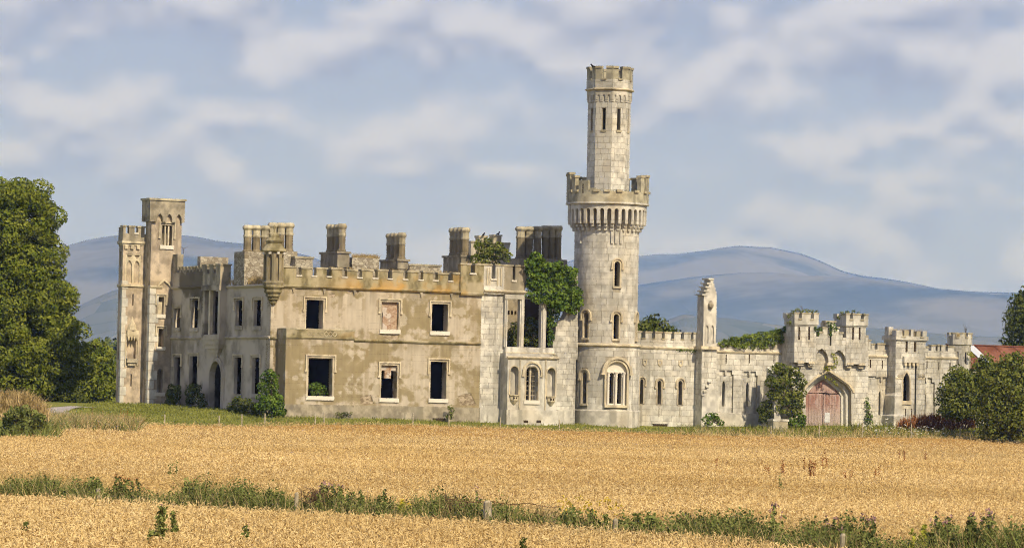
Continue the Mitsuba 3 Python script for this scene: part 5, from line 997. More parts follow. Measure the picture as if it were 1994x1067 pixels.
# ------------------------------------------------------------------ plants
def leaves(clumps, dens, size, seed, inner=0.55, spread=0.9, flat=0.0, most=60000):
    """leaf-sized rhombs through and over ellipsoid clumps (x, y, z, rx, ry, rz)"""
    r = np.random.default_rng(seed); P, Nn = [], []
    for c in clumps:
        c = np.asarray(c, float); ax = c[3:6]; n = int(max(6, dens * 4.2 * (ax[0] * ax[1] * ax[2]) ** (2 / 3)))
        u = r.normal(size=(n, 3)); u /= np.linalg.norm(u, axis=1, keepdims=True); k = (inner + (1.05 - inner) * r.random(n) ** 0.6)[:, None]
        k = k * (0.8 + 0.45 * meshkit.fbm(u * 1.8 + c[:3], 2, seed))[:, None]
        P.append(c[:3] + u * k * ax); Nn.append(u)
    P, Nn = np.vstack(P), np.vstack(Nn)
    if len(P) > most: q = r.permutation(len(P))[:most]; P, Nn = P[q], Nn[q]
    n = len(P); N_ = Nn + r.normal(size=(n, 3)) * spread + [0, 0, flat]; N_ /= np.linalg.norm(N_, axis=1, keepdims=True)
    A_ = np.cross(N_, r.normal(size=(n, 3))); A_ /= np.linalg.norm(A_, axis=1, keepdims=True); B_ = np.cross(N_, A_)
    s = (size * r.uniform(0.6, 1.35, n))[:, None]
    V = np.stack([P - A_ * s * 0.5, P + B_ * s * 0.32 + N_ * s * 0.06, P + A_ * s * 0.5, P - B_ * s * 0.32 + N_ * s * 0.06], 1).reshape(-1, 3)
    i = np.arange(n)[:, None] * 4; f = np.vstack([i + [0, 1, 2], i + [0, 2, 3]]); return trimesh.Trimesh(V, f, process=False)
def at_px(x, y, d): r_ = ray(x, y); return CAM + r_ * (d / (r_ @ FW))
def on_ground(x, y):
    r_ = ray(x, y)
    for t in np.arange(60, 900, 1.0):
        p = CAM + r_ * t
        if p[2] <= g1(p[0], p[1]): return p
    return CAM + r_ * 900
def px_clumps(pts, d, depth=None, seed=0, ypl=None, xpl=None):
    """clumps centred on photo points (x, y, radius in px) standing at depth d, or on the plane y = ypl"""
    r = random.Random(seed); out = []
    for x, y, k in pts:
        if xpl is not None: r_ = ray(x, y); p = CAM + r_ * ((xpl - CAM[0]) / r_[0]); dd = (p - CAM) @ FW
        elif ypl is not None: r_ = ray(x, y); p = CAM + r_ * ((ypl - CAM[1]) / r_[1]); dd = (p - CAM) @ FW
        else: p, dd = at_px(x, y, d), d
        m = k * dd / F; o = (r.uniform(-1, 1) * (m * 1.2 if depth is None else depth)); out.append((p[0] + FW[0] * o, p[1] + FW[1] * o, p[2], m, m, m * 0.85))
    return out
def fill(poly, rad, seed, jit=0.35, prob=1.0):
    """photo points spread through a photo outline"""
    r = random.Random(seed); q = Polygon(poly); x0, y0, x1, y1 = q.bounds; out = []; st = rad * 1.05
    for y in np.arange(y0, y1 + st, st):
        for x in np.arange(x0, x1 + st, st):
            a, b = x + r.uniform(-jit, jit) * st, y + r.uniform(-jit, jit) * st
            if q.buffer(-rad * 0.45).contains(Point(a, b)) and r.random() < prob: out.append((a, b, rad * r.uniform(0.7, 1.25)))
    return out
def tree(label, cx, d, base_y, profile, rad, mat, seed, lsize=0.3, dens=16, thick=0.8, most=60000, key='tree', catg='tree', trunk=True, group=None, trunk_r=0.45, fillk=0.75):
    """profile: (y, half width) in px down the crown about column cx; a round crown of that outline at depth d"""
    K = thing(key, label, catg, group); r = random.Random(seed); m = d / F; pr = sorted(profile); ys = [p[0] for p in pr]; base = at_px(cx, base_y, d); cl = []
    y = ys[0]
    while y < ys[-1]:
        w = np.interp(y, ys, [p[1] for p in pr]); n = max(1, int(6.3 * w * fillk / rad)); c = at_px(cx, y, d)
        for i in range(n):
            a = 2 * math.pi * (i + r.random()) / n; k = w * r.uniform(0.62, 0.95) * m if w > rad else w * 0.3 * m; s = rad * m * r.uniform(0.65, 1.3)
            cl.append((c[0] + math.cos(a) * k, c[1] + math.sin(a) * k * thick, c[2] + r.uniform(-0.6, 0.6) * rad * m, s, s, s * 0.72))
        for i in range(n // 3):
            a = r.uniform(0, 6.28); k = w * r.uniform(0, 0.6) * m; s = rad * m * 1.2; cl.append((c[0] + math.cos(a) * k, c[1] + math.sin(a) * k, c[2], s, s, s * 0.8))
        y += rad * 0.85
    if trunk:
        gz_ = g1(base[0], base[1]) - 0.2; top = at_px(cx, ys[0] + (ys[-1] - ys[0]) * 0.35, d); ms = [tube([(base[0], base[1], gz_), (base[0] + 0.2, base[1], (gz_ * 2 + top[2]) / 3), (base[0], base[1], top[2])], [trunk_r * 1.3, trunk_r, trunk_r * 0.35], 8)]
        for c in r.sample(cl, min(14, len(cl))):
            zs = gz_ + (c[2] - gz_) * r.uniform(0.35, 0.6); ms.append(tube([(base[0], base[1], zs), ((base[0] + c[0]) / 2, (base[1] + c[1]) / 2, zs * 0.45 + c[2] * 0.55), c[:3]], [trunk_r * 0.45, trunk_r * 0.3, 0.05], 6))
        put(K + '__trunk', cat(ms), 'mat_bark')
    put(K + '__crown', leaves(cl, dens * 2.2, lsize, seed, most=most, spread=0.6, inner=0.7), mat); return K
def bush(label, pts, d, mat, seed, lsize=0.16, dens=40, boost=6.0, ypl=None, depth=None, key='bush', catg='bush', stems=True, group=None, most=16000, flat=0.15, xpl=None):
    K = thing(key, label, catg, group); cl = px_clumps(pts, d, depth, seed, ypl, xpl)
    put(K + '__foliage', leaves(cl, dens * boost, lsize, seed, flat=flat, most=most, inner=0.7), mat)
    if stems:
        low = min(cl, key=lambda c: c[2]); g = (low[0], low[1], low[2] - low[5] * 0.9); r = random.Random(seed)
        put(K + '__stem', cat([tube([g, ((g[0] + c[0]) / 2 + 0.05, (g[1] + c[1]) / 2, (g[2] + c[2]) / 2 + 0.1), c[:3]], [0.05, 0.035, 0.012], 5) for c in r.sample(cl, min(7, len(cl)))]), 'mat_bark')
    return K
# trees
tree('huge spreading broadleaf tree at the left edge, taller than the square tower', 36, 312, 786, [(358, 22), (368, 44), (386, 60), (420, 76), (470, 84), (520, 92), (560, 108), (600, 126), (640, 142), (680, 148), (720, 140), (750, 128), (768, 114)], 23, 'mat_leaf_tree', 3, 0.26, 44, most=150000, fillk=0.42, trunk_r=0.6)
tree('smaller leafy tree between the huge tree and the square tower', 186, 345, 792, [(672, 14), (690, 30), (720, 44), (750, 50), (775, 46), (788, 40)], 11, 'mat_leaf_tree', 5, 0.30, 18)
tree('low dark bush under the huge tree by the bend of the track', 110, 322, 792, [(742, 26), (760, 46), (778, 56), (788, 50)], 11, 'mat_leaf_dark', 6, 0.25, 20, key='bush', catg='bush', trunk=False)
tree('low dark bush under the huge tree at the left edge of the picture', 22, 318, 792, [(745, 30), (760, 50), (780, 60), (790, 50)], 11, 'mat_leaf_dark', 8, 0.25, 20, key='bush', catg='bush', trunk=False)
tree('round topped tree behind the battlements right of the round tower', 1268, 350, 815, [(626, 14), (632, 34), (642, 48), (660, 56), (700, 52), (740, 40)], 12, 'mat_leaf_dark', 9, 0.3, 16)
tree('tall dark tree behind the red roof at the right edge', 1996, 345, 830, [(566, 6), (585, 24), (610, 38), (640, 44), (670, 46), (700, 50), (740, 46)], 11, 'mat_leaf_dark', 12, 0.26, 12)
tree('big dark rounded bush at the right edge, in front of the barn', 1972, 301, 862, [(700, 22), (715, 44), (745, 68), (780, 78), (820, 74), (848, 66)], 14, 'mat_leaf_shrub', 14, 0.24, 20, key='bush', catg='bush', trunk=False)
tree('dark bush against the end turret, left of the big one', 1868, 308, 845, [(722, 14), (740, 32), (770, 44), (800, 48), (815, 44)], 11, 'mat_leaf_shrub', 15, 0.22, 22, key='bush', catg='bush', trunk=False)
tree('leafy green bush below the red barn roof', 1918, 309, 845, [(700, 12), (716, 30), (750, 38), (800, 40)], 11, 'mat_leaf_shrub', 16, 0.22, 20, key='bush', catg='bush', trunk=False)
# a far belt of woodland on the plain
r_ = np.random.default_rng(5); cl = []
for x in np.arange(-150, 2200, 5.0):
    for k in range(2): d = r_.uniform(900, 1500); p = spot(x + r_.uniform(-3, 3), d); h = r_.uniform(4, 9) * (1.35 if x < 300 else 1); cl.append((p[0], p[1], -0.6 + h * 0.5, h * 0.7, h * 0.7, h * 0.8))
stuff('distant_woodland', leaves(cl, 0.6, 2.6, 21, most=60000), 'mat_leaf_dark', 'blue hazed belt of woodland on the plain behind the ruin', 'woodland')
# ivy and shrubs on the ruin
ivy = lambda label, pts, ypl, seed, mat='mat_leaf_ivy', **k: bush(label, pts, 0, mat, seed, ypl=ypl, key='ivy', catg='ivy', stems=False, **k)
ivy('thick bright green ivy heaped on the broken wall left of the round tower', fill([(1030, 492), (1045, 488), (1064, 505), (1085, 512), (1108, 518), (1128, 512), (1128, 545), (1134, 580), (1132, 598), (1118, 616), (1104, 606), (1092, 622), (1084, 604), (1060, 592), (1035, 588), (1022, 575), (1024, 535)], 9, 3), -0.5, 31, lsize=0.24, dens=34, depth=0.35, most=20000)
ivy('dark ivy trailing down beside the right column of the open upper bay', fill([(1066, 596), (1092, 600), (1088, 620), (1080, 640), (1080, 672), (1066, 674)], 5, 4), 0.1, 32, 'mat_leaf_ivy', lsize=0.18, dens=30, depth=0.2)
ivy('long mat of ivy on the wall top between the stepped pier and the gatehouse', fill([(1398, 664), (1420, 657), (1450, 652), (1480, 645), (1520, 638), (1546, 628), (1546, 690), (1532, 690), (1526, 668), (1500, 678), (1450, 680), (1398, 674)], 5, 5, 0.3), 2.9, 33, 'mat_leaf_mat', lsize=0.17, dens=40, depth=0.25)
ivy('tuft of ivy spilling over the top of the left gatehouse turret', [(x, y, 4.5) for x, y in ((1545, 607), (1553, 604), (1562, 606), (1571, 605), (1580, 606), (1590, 608), (1574, 613), (1538, 616), (1537, 628))], 1.0, 34, 'mat_leaf_shrub', lsize=0.17, dens=34)
ivy('tuft of ivy on the top of the right gatehouse turret', [(x, y, 4) for x, y in ((1640, 610), (1650, 608), (1662, 608), (1672, 611), (1682, 613), (1660, 615), (1634, 618))], 1.0, 35, 'mat_leaf_shrub', lsize=0.17, dens=34)
ivy('ivy on the left steps of the gatehouse parapet', [(1590, 640, 5), (1598, 642, 5), (1594, 650, 4)], 0.9, 36, lsize=0.17)
ivy('ivy hanging over the centre of the gatehouse parapet', [(1614, 630, 5), (1622, 634, 5), (1618, 642, 5), (1617, 652, 4), (1628, 640, 4)], 0.8, 37, lsize=0.17)
ivy('yellow green creeper on the wall above the gateway arch', [(1622, 690, 4), (1626, 698, 4.5), (1628, 706, 4), (1622, 714, 5), (1612, 718, 5), (1606, 716, 3)], 0.85, 38, 'mat_leaf_yellow', lsize=0.16)
ivy('yellow green creeper hanging inside the gateway arch', [(1608, 734, 3.5), (1616, 738, 3.5), (1624, 744, 3.5), (1628, 749, 3)], 1.3, 39, 'mat_leaf_yellow', lsize=0.14, depth=0.2)
ivy('line of ivy along the string course left of the stepped pier', [(x, 681 + (x - 1320) * 0.06, 2.6) for x in range(1320, 1366, 4)], 2.85, 40, lsize=0.13, depth=0.05)
ivy('yellow green plant growing on the right side of the end turret', [(1888, 688, 5), (1894, 692, 5)], 2.2, 41, 'mat_leaf_yellow', lsize=0.16)
bush('leafy shrub growing on the house roof behind the tall parapet', fill([(917, 500), (925, 475), (940, 462), (960, 466), (980, 478), (1000, 490), (1003, 512), (917, 514)], 9, 7), 0, 'mat_leaf_shrub', 42, ypl=2.2, lsize=0.2, dens=32)
bush('green bush at the house corner where sunlit and shaded fronts meet', fill([(505, 735), (522, 714), (540, 726), (549, 760), (556, 806), (530, 814), (505, 812), (498, 760)], 9, 8, 0.3), 0, 'mat_leaf_ivy', 43, ypl=-2.2, lsize=0.2, dens=32)
bush('dark shrub against the shaded west front, right of the doorway', fill([(440, 785), (470, 772), (500, 778), (520, 800), (520, 812), (440, 806)], 8, 9), 0, 'mat_leaf_dark', 44, lsize=0.18, xpl=-1.1, depth=0.2)
bush('dark shrub against the shaded west front, left of the doorway', fill([(366, 745), (385, 748), (396, 770), (398, 790), (366, 790), (360, 765)], 8, 10), 0, 'mat_leaf_dark', 45, lsize=0.18, xpl=-1.0, depth=0.2)
bush('dark shrub in the angle below the square tower', fill([(320, 770), (332, 742), (346, 738), (352, 770), (350, 790), (322, 792)], 8, 11), 0, 'mat_leaf_dark', 46, lsize=0.18, xpl=-1.0, depth=0.2)
bush('bright green shrub growing inside the wide bay window', [(608, 752, 8), (618, 750, 8), (628, 756, 8), (612, 764, 8), (624, 766, 7), (634, 764, 5)], 0, 'mat_leaf_ivy', 47, ypl=-0.75, lsize=0.16, depth=0.1)
bush('shrub growing in the left opening of the upper bay', fill([(989, 640), (1000, 625), (1012, 632), (1012, 676), (989, 676)], 6, 12), 0, 'mat_leaf_shrub', 48, ypl=1.6, lsize=0.17)
bush('shrub growing in the middle opening of the upper bay', fill([(1022, 622), (1036, 614), (1050, 622), (1052, 676), (1022, 676)], 7, 13), 0, 'mat_leaf_shrub', 49, ypl=1.8, lsize=0.17)
bush('small dark bush at the foot of the house under the bay', fill([(640, 806), (662, 800), (690, 800), (690, 812), (642, 812)], 5, 14), 0, 'mat_leaf_dark', 50, ypl=-1.9, lsize=0.12)
bush('narrow spiky bush at the foot of the last lower window', fill([(868, 820), (874, 788), (880, 788), (886, 820)], 5, 15), 0, 'mat_leaf_shrub', 51, ypl=-0.7, lsize=0.13)
bush('large bush covering the left corner of the gatehouse', fill([(1494, 725), (1505, 708), (1530, 704), (1555, 715), (1570, 745), (1564, 780), (1560, 808), (1520, 812), (1504, 790), (1498, 760)], 10, 16), 0, 'mat_leaf_shrub', 52, ypl=0.0, lsize=0.2, dens=32)
bush('dark small bush in the shade left of the gatehouse bush', fill([(1478, 790), (1494, 775), (1506, 790), (1506, 825), (1480, 825)], 7, 17), 0, 'mat_leaf_dark', 53, ypl=0.6, lsize=0.17)
bush('low bright bush at the left foot of the red gate', fill([(1536, 812), (1550, 803), (1570, 806), (1574, 835), (1538, 836)], 7, 18), 0, 'mat_leaf_ivy', 54, ypl=-0.8, lsize=0.18)
bush('round green bush at the foot of the stepped pier', fill([(1368, 815), (1382, 802), (1400, 806), (1408, 826), (1368, 828)], 7, 19), 0, 'mat_leaf_ivy', 55, ypl=0.6, lsize=0.17)
bush('green plant climbing the corner right of the red gate', fill([(1684, 775), (1690, 772), (1696, 800), (1700, 822), (1684, 826)], 5, 20), 0, 'mat_leaf_ivy', 56, ypl=1.2, lsize=0.15)
for lab, x, y, ypl, k, h in (('bare twigs standing on the end turret', 1880, 651, 4.0, 5, 0.75), ('leafy twig sticking out beside the square tower', 357, 489, 20.0, 4, 0.35), ('bare twigs on the left gatehouse turret', 1562, 606, 1.6, 3, 0.5)):
    K = thing('twig', lab, 'twig'); q_ = ray(x, y); p = CAM + q_ * ((ypl - CAM[1]) / q_[1]); rr = random.Random(int(x))
    solo(K, cat([tube([p - [0, 0, 0.2], p + [rr.uniform(-0.1, 0.1), 0, h * 0.5], p + [rr.uniform(-0.35, 0.35), rr.uniform(-0.2, 0.2), h * rr.uniform(0.8, 1.1)]], [0.025, 0.018, 0.008], 5) for _ in range(k)]), 'mat_bark')
def blades(P, h, w, seed, lean=0.35):
    """bent grass blades: two triangles each, rooted at P (n x 3)"""
    r = np.random.default_rng(seed); n = len(P); a = r.uniform(0, 2 * np.pi, n); e = np.stack([np.cos(a), np.sin(a), 0 * a], 1); h = np.broadcast_to(h, n) * r.uniform(0.6, 1.3, n); w = np.broadcast_to(w, n)
    l = r.normal(size=(n, 2)) * lean; t = np.c_[l * h[:, None], h]; m = np.c_[l * h[:, None] * 0.25, h * 0.55]
    V = np.stack([P - e * w[:, None] / 2, P + e * w[:, None] / 2, P + m + e * w[:, None] * 0.4, P + m - e * w[:, None] * 0.4, P + t], 1).reshape(-1, 3)
    i = np.arange(n)[:, None] * 5; return trimesh.Trimesh(V, np.vstack([i + [0, 1, 2], i + [0, 2, 3], i + [3, 2, 4]]), process=False)
def over_plane(poly, ypl, n, seed):
    r = np.random.default_rng(seed); q = Polygon(poly); x0, y0, x1, y1 = q.bounds; out = []
    while len(out) < n:
        x, y = r.uniform(x0, x1), r.uniform(y0, y1)
        if q.contains(Point(x, y)): k = ray(x, y); out.append(CAM + k * ((ypl + r.uniform(-0.3, 0.6) - CAM[1]) / k[1]))
    return np.array(out)
# grass on wall tops
P = np.array([(rng.uniform(0.0, 1.6), rng.uniform(0.8, 8.0), 9.62 + rng.uniform(0, 0.35)) for _ in range(2600)])
put('grass_tuft', blades(P, 0.5, 0.035, 61, 0.5), 'mat_dry'); tag('grass_tuft', 'dry grass growing along the broken top of the shaded west front', 'grass', kind='stuff')
pk = Plane((0, 4.4)); a0, b0_ = pk.px(690, 500)[0], pk.px(736, 500)[0]
P = np.array([(rng.uniform(a0, b0_), rng.uniform(4.1, 5.1), pk.px(712, 503)[1] - 0.1) for _ in range(700)])
stuff('grass_tuft_001', blades(P, 0.42, 0.03, 62, 0.5), 'mat_dry', 'rusty dead grass on the rubble wall stump behind the merlons', 'grass')
P = np.array([(rng.uniform(d0, d1), rng.uniform(DY, DY + 1.6), ztop_ - 0.4) for _ in range(500)]); stuff('grass_tuft_002', blades(P, 0.5, 0.03, 63, 0.4), 'mat_dry', 'dry yellow grass on top of the square gate tower', 'grass')
P = np.array([(EC[0] + rng.uniform(-er, er), EC[1] + rng.uniform(-er, er), eq(655)) for _ in range(300)]); stuff('grass_tuft_003', blades(P, 0.3, 0.03, 64, 0.4), 'mat_dry', 'dry grass on top of the end turret', 'grass')
# the verge between the field and the walls
def inside_castle(p):
    x, y = p[:, 0], p[:, 1]; return ((x > -0.2) & (y > 0.1)) | ((x > 1) & (x < 7) & (y > -1.6)) | (np.hypot(x - TC[0], y - TC[1]) < R1) | ((x > 19.5) & (x < 24.5) & (y > -1.4))
def verge(n, x0, x1, lo, hi, seed):
    r = np.random.default_rng(seed); x = r.uniform(x0, x1, n); d = v_of(x) + lo + (hi - lo) * r.random(n); p = CAM[:2] + (_f0[:2] + _r0[:2] * ((x - CX) / F)[:, None]) * d[:, None]; p = p[~inside_castle(p)]; return np.c_[p, gz(p[:, 0], p[:, 1]) - 0.02]
P = np.vstack([verge(6000, 240, 2080, -1.2, 4, 70), verge(26000, 240, 1340, 0.0, 34, 71), verge(9000, 90, 330, 2, 60, 72)])
stuff('grass', blades(P, 0.20, 0.05, 73, 0.4), 'mat_grass', 'short green grass between the wheat and the house', 'grass')
P = np.vstack([verge(15000, 1320, 2080, -0.5, 24, 74), verge(3500, 960, 1340, -0.3, 3, 75)]); stuff('tall_grass', blades(P, 0.55, 0.05, 76, 0.4), 'mat_grass', 'tall green grass in front of the screen wall and the gatehouse', 'grass')
P = np.vstack([verge(4000, 1320, 2080, -0.6, 8, 77), verge(9000, 200, 2080, -1.3, 2.5, 78)]); stuff('tall_grass_001', blades(P, 0.6, 0.045, 79, 0.4), 'mat_dry', 'pale seeding grass along the far edge of the wheat', 'grass')
P = verge(700, 1685, 1850, 3, 13, 80); stuff('wildflowers', leaves([(p[0], p[1], p[2] + 0.62 + rng.uniform(-0.15, 0.25), 0.09, 0.09, 0.04) for p in P[:120]], 60, 0.10, 81, flat=2.0), 'mat_flower', 'white umbels of wild flowers in the grass below the gate tower', 'flowers')
P = over_plane([(1745, 826), (1760, 815), (1800, 808), (1850, 806), (1900, 812), (1900, 828), (1830, 832)], -2.5, 1600, 82); P[:, 2] -= 0.3; stuff('dock_plants', blades(P, 0.55, 0.07, 83, 0.3), 'mat_dock', 'rust red patch of seeding dock at the foot of the gate tower', 'dock plants')
# gravel track at the left
tp = [on_ground(x, y) for x, y in ((178, 795), (150, 793), (120, 796), (104, 802), (110, 809), (140, 812), (170, 811))]
tw_ = [0.6, 0.7, 0.9, 1.1, 1.2, 1.3, 1.3]; tp = np.array(tp); dirs = np.gradient(tp[:, :2], axis=0); dirs /= np.linalg.norm(dirs, axis=1, keepdims=True); nn = np.c_[-dirs[:, 1], dirs[:, 0]]
V = []
for p, k, w in zip(tp, nn, tw_):
    for f in np.linspace(-1, 1, 5): q_ = p[:2] + k * w * f; V.append((q_[0], q_[1], g1(*q_) + 0.05))
struct('path', trimesh.Trimesh(np.array(V), gridf(len(tp), 5), process=False), 'mat_gravel')
# left margin of the field: bank of dry grass, bush, weeds, docks
def edge_pts(n, x0, x1, dlo, dhi, seed):
    r = np.random.default_rng(seed); x = r.uniform(x0, x1, n); d = r.uniform(dlo, dhi, n); p = CAM[:2] + (_f0[:2] + _r0[:2] * ((x - CX) / F)[:, None]) * d[:, None]; return np.c_[p, gz(p[:, 0], p[:, 1])]
P = over_plane([(-60, 815), (-60, 786), (30, 783), (60, 788), (90, 808), (95, 822)], -52, 4200, 84); stuff('dry_grass', blades(P, 0.8, 0.05, 85, 0.35), 'mat_dry', 'bank of tall straw coloured grass at the left edge', 'grass')
bush('dark green bush at the edge of the wheat on the far left', fill([(0, 812), (20, 798), (45, 788), (75, 796), (97, 815), (100, 838), (60, 846), (0, 850)], 10, 21), 198, 'mat_weed', 86, lsize=0.16, dens=60)
P = np.vstack([edge_pts(5200, 85, 275, 224, 258, 87), edge_pts(900, 20, 120, 192, 222, 88)]); stuff('weeds', blades(P, 1.2, 0.07, 89, 0.35), 'mat_weed', 'rough green weeds along the left edge of the wheat', 'weeds')
P = edge_pts(5200, 85, 275, 224, 258, 90); stuff('weeds_001', blades(P, 1.3, 0.05, 91, 0.4), 'mat_dry', 'dry brown weeds along the left edge of the wheat', 'weeds')
def dock(key, label, p, h, n, seed, mat='mat_dock', spread=0.18, group=None, leafm=None):
    K = thing(key, label, 'weed', group); r = random.Random(seed); st, hd = [], []
    for i in range(n):
        b = np.array(p) + [r.uniform(-spread, spread), r.uniform(-spread, spread), -0.05]; t = b + [r.uniform(-0.12, 0.12), r.uniform(-0.12, 0.12), h * r.uniform(0.75, 1.1)]
        st.append(tube([b, (b + t) / 2 + [0.02, 0, 0], t], [0.018, 0.014, 0.008], 5))
        for f in np.linspace(0.5, 1.0, 5): c = b + (t - b) * f; hd.append((c[0], c[1], c[2], 0.06, 0.06, 0.11))
    put(K + '__stalk', cat(st), mat); hk = put(K + '__seed_head', leaves(hd, 160, 0.06, seed), mat); labels[hk] = {'kind': 'stuff'}; labels[K + '__stalk'] = {'kind': 'stuff'}
    if leafm: put(K + '__leaf', leaves([(p[0], p[1], p[2] + h * 0.25, spread * 1.5, spread * 1.5, h * 0.3)], 90, 0.22, seed + 1), leafm)
    return K
for i, (x, d, h) in enumerate(((188, 258, 1.5), (201, 258, 1.3), (212, 257, 1.2), (226, 252, 1.2), (244, 252, 1.5), (252, 252, 1.45), (260, 251, 1.35), (234, 254, 1.3))):
    p = spot(x, d); dock('dock_plant', ('tall rusty dock spike left of the square tower, first of three', 'rusty dock spike left of the square tower, second of three', 'rusty dock spike left of the square tower, third of three', 'thin rusty dock just at the left foot of the square tower', 'rusty dock bunch under the turret, left of the tallest', 'tallest rusty dock bunch below the square tower', 'rusty dock bunch at the right end, below the square tower', 'low rusty dock bunch under the turret corner')[i], (p[0], p[1], g1(*p)), h * 1.15, 2 if x < 230 else 4, 300 + i, group='dock spikes below the square tower', spread=0.12)
# fences
def post(label, x, d, h, r=0.055, mat='mat_wood', group=None):
    p = spot(x, d); z = g1(*p); K = thing('fence_post', label, 'fence post', group); solo(K, lathe([(r, z - 0.2), (r * 0.95, z + h - 0.04), (r * 0.6, z + h)], p, 7), mat)
_where = iter('below the square tower|below the shaded doorway|below the shaded west front|at the sunlit house corner|under the wide bay window|under the right end of the bay|under the last lower window|right of the spiky bush|under the stone oriel|in front of the wall between oriel and round tower|by the stone mounting block|in front of the red gate|right of the red gate|in front of the gate tower|in front of the rust red dock patch|before the dark bush at the right edge'.split('|'))
for x, h in ((327, 1.3), (433, 1.25), (477, 1.35), (522, 1.35), (620, 1.2), (637, 1.35), (810, 1.4), (880, 1.3), (980, 1.3), (1095, 1.3), (1507, 1.35), (1601, 1.7), (1685, 1.6), (1780, 1.5), (1875, 1.4), (1968, 1.4)):
    post('slim fence post beyond the wheat, ' + next(_where), x, float(v_of(x)) + 1.4, h, 0.05, group='posts along the far edge of the wheat')
dm = lambda x: float(d_of(x)) + 2.0
post('grey wooden post left of the brown brambles in the ditch', 587, dm(587) - 1.2, 1.08, 0.045); post('short square grey post carrying a wire, in the middle of the ditch', 959, dm(959) - 1.3, 1.12, 0.09)
post('leaning grey post among the grass at the left of the ditch', 201, dm(201) - 1.2, 1.0, 0.05); post('grey post half hidden by thistles at the right of the ditch', 1651, dm(1651) - 1.6, 1.02, 0.055); post('grey post in the grass right of the ditch middle', 1208, dm(1208) - 1.0, 0.95, 0.05)
wp = [np.r_[spot(x, dm(x) - 1.3), 0] for x in np.arange(870, 1100, 12)]; wz = g1(*spot(959, dm(959))) + 1.1
K = thing('fence_wire', 'thin rusty wire running to the short post in the ditch', 'wire'); solo(K, tube([(p[0], p[1], wz + 0.02 * math.sin(i)) for i, p in enumerate(wp)], 0.006, 4), 'mat_rust')
# the weedy ditch across the field
def ditch_pts(n, x0, x1, seed, lo=0.0, hi=4.2):
    r = np.random.default_rng(seed); x = r.uniform(x0, x1, n); d = d_of(x) + r.uniform(lo, hi, n); p = CAM[:2] + (_f0[:2] + _r0[:2] * ((x - CX) / F)[:, None]) * d[:, None]; z = gz(p[:, 0], p[:, 1]); k = 0.6 + 0.9 * meshkit.fbm(np.c_[x / 45, d * 0, x * 0 + 5], 3, 4); return np.c_[p, z], k
for key, n, mat, h, w, lab, sd, dens_x in (('ditch_weeds', 17000, 'mat_weed', 0.80, 0.026, 'rough green weeds filling the ditch between the two wheat fields', 101, None), ('ditch_weeds_001', 6000, 'mat_weed_dark', 0.8, 0.034, 'darker green weeds low in the ditch', 102, None), ('ditch_grass', 8000, 'mat_dry', 0.88, 0.014, 'pale seeding grass in the weedy ditch', 103, None)):
    P, k = ditch_pts(n, -150, 2150, sd); k = k * np.interp((P[:, :2] - CAM[:2]) @ _r0[:2] / ((P[:, :2] - CAM[:2]) @ _f0[:2]) * F + CX, [0, 900, 1100, 1500, 1994], [1, 1, 0.9, 0.9, 1.05])
    stuff(key, blades(P, h * k, w, sd + 10, 0.28), mat, lab, 'weeds')
P = np.vstack([edge_pts(5000, -120, 2120, 0, 1, 1)[:0]] + [ditch_pts(2600, -150, 2150, 120, -0.2, 0.6)[0], ditch_pts(2000, -150, 2150, 121, 3.6, 4.6)[0]]); stuff('ditch_grass_001', blades(P, 0.85, 0.02, 122, 0.3), 'mat_dry', 'straw grass fringing both sides of the ditch', 'grass')
P, k = ditch_pts(1000, -150, 2150, 140, 0.4, 3.6); stuff('ditch_weeds_002', leaves([(p[0], p[1], p[2] + 0.35 + 0.45 * q_ * rng.random(), 0.20, 0.20, 0.22 * q_) for p, q_ in zip(P, k)], 420, 0.055, 141, inner=0.1, spread=1.1, most=110000), 'mat_weed', 'low leafy weeds among the grass of the ditch', 'weeds')
P, k = ditch_pts(420, -150, 2150, 145, 0.4, 3.0); stuff('ditch_weeds_004', leaves([(p[0], p[1], p[2] + 0.4 + 0.5 * q_ * rng.random(), 0.22, 0.22, 0.26 * q_) for p, q_ in zip(P, k)], 420, 0.06, 146, inner=0.1, spread=1.1, most=60000), 'mat_weed_dark', 'dark leafy weeds standing in the ditch', 'weeds')
P, k = ditch_pts(260, -150, 2150, 142, 0.4, 3.0); stuff('ditch_weeds_003', leaves([(p[0], p[1], p[2] + 0.35 + 0.3 * q_ * rng.random(), 0.22, 0.22, 0.2 * q_) for p, q_ in zip(P, k)], 420, 0.055, 143, inner=0.1, spread=1.1, most=30000), 'mat_bramble', 'brown withered weeds among the grass of the ditch', 'weeds')
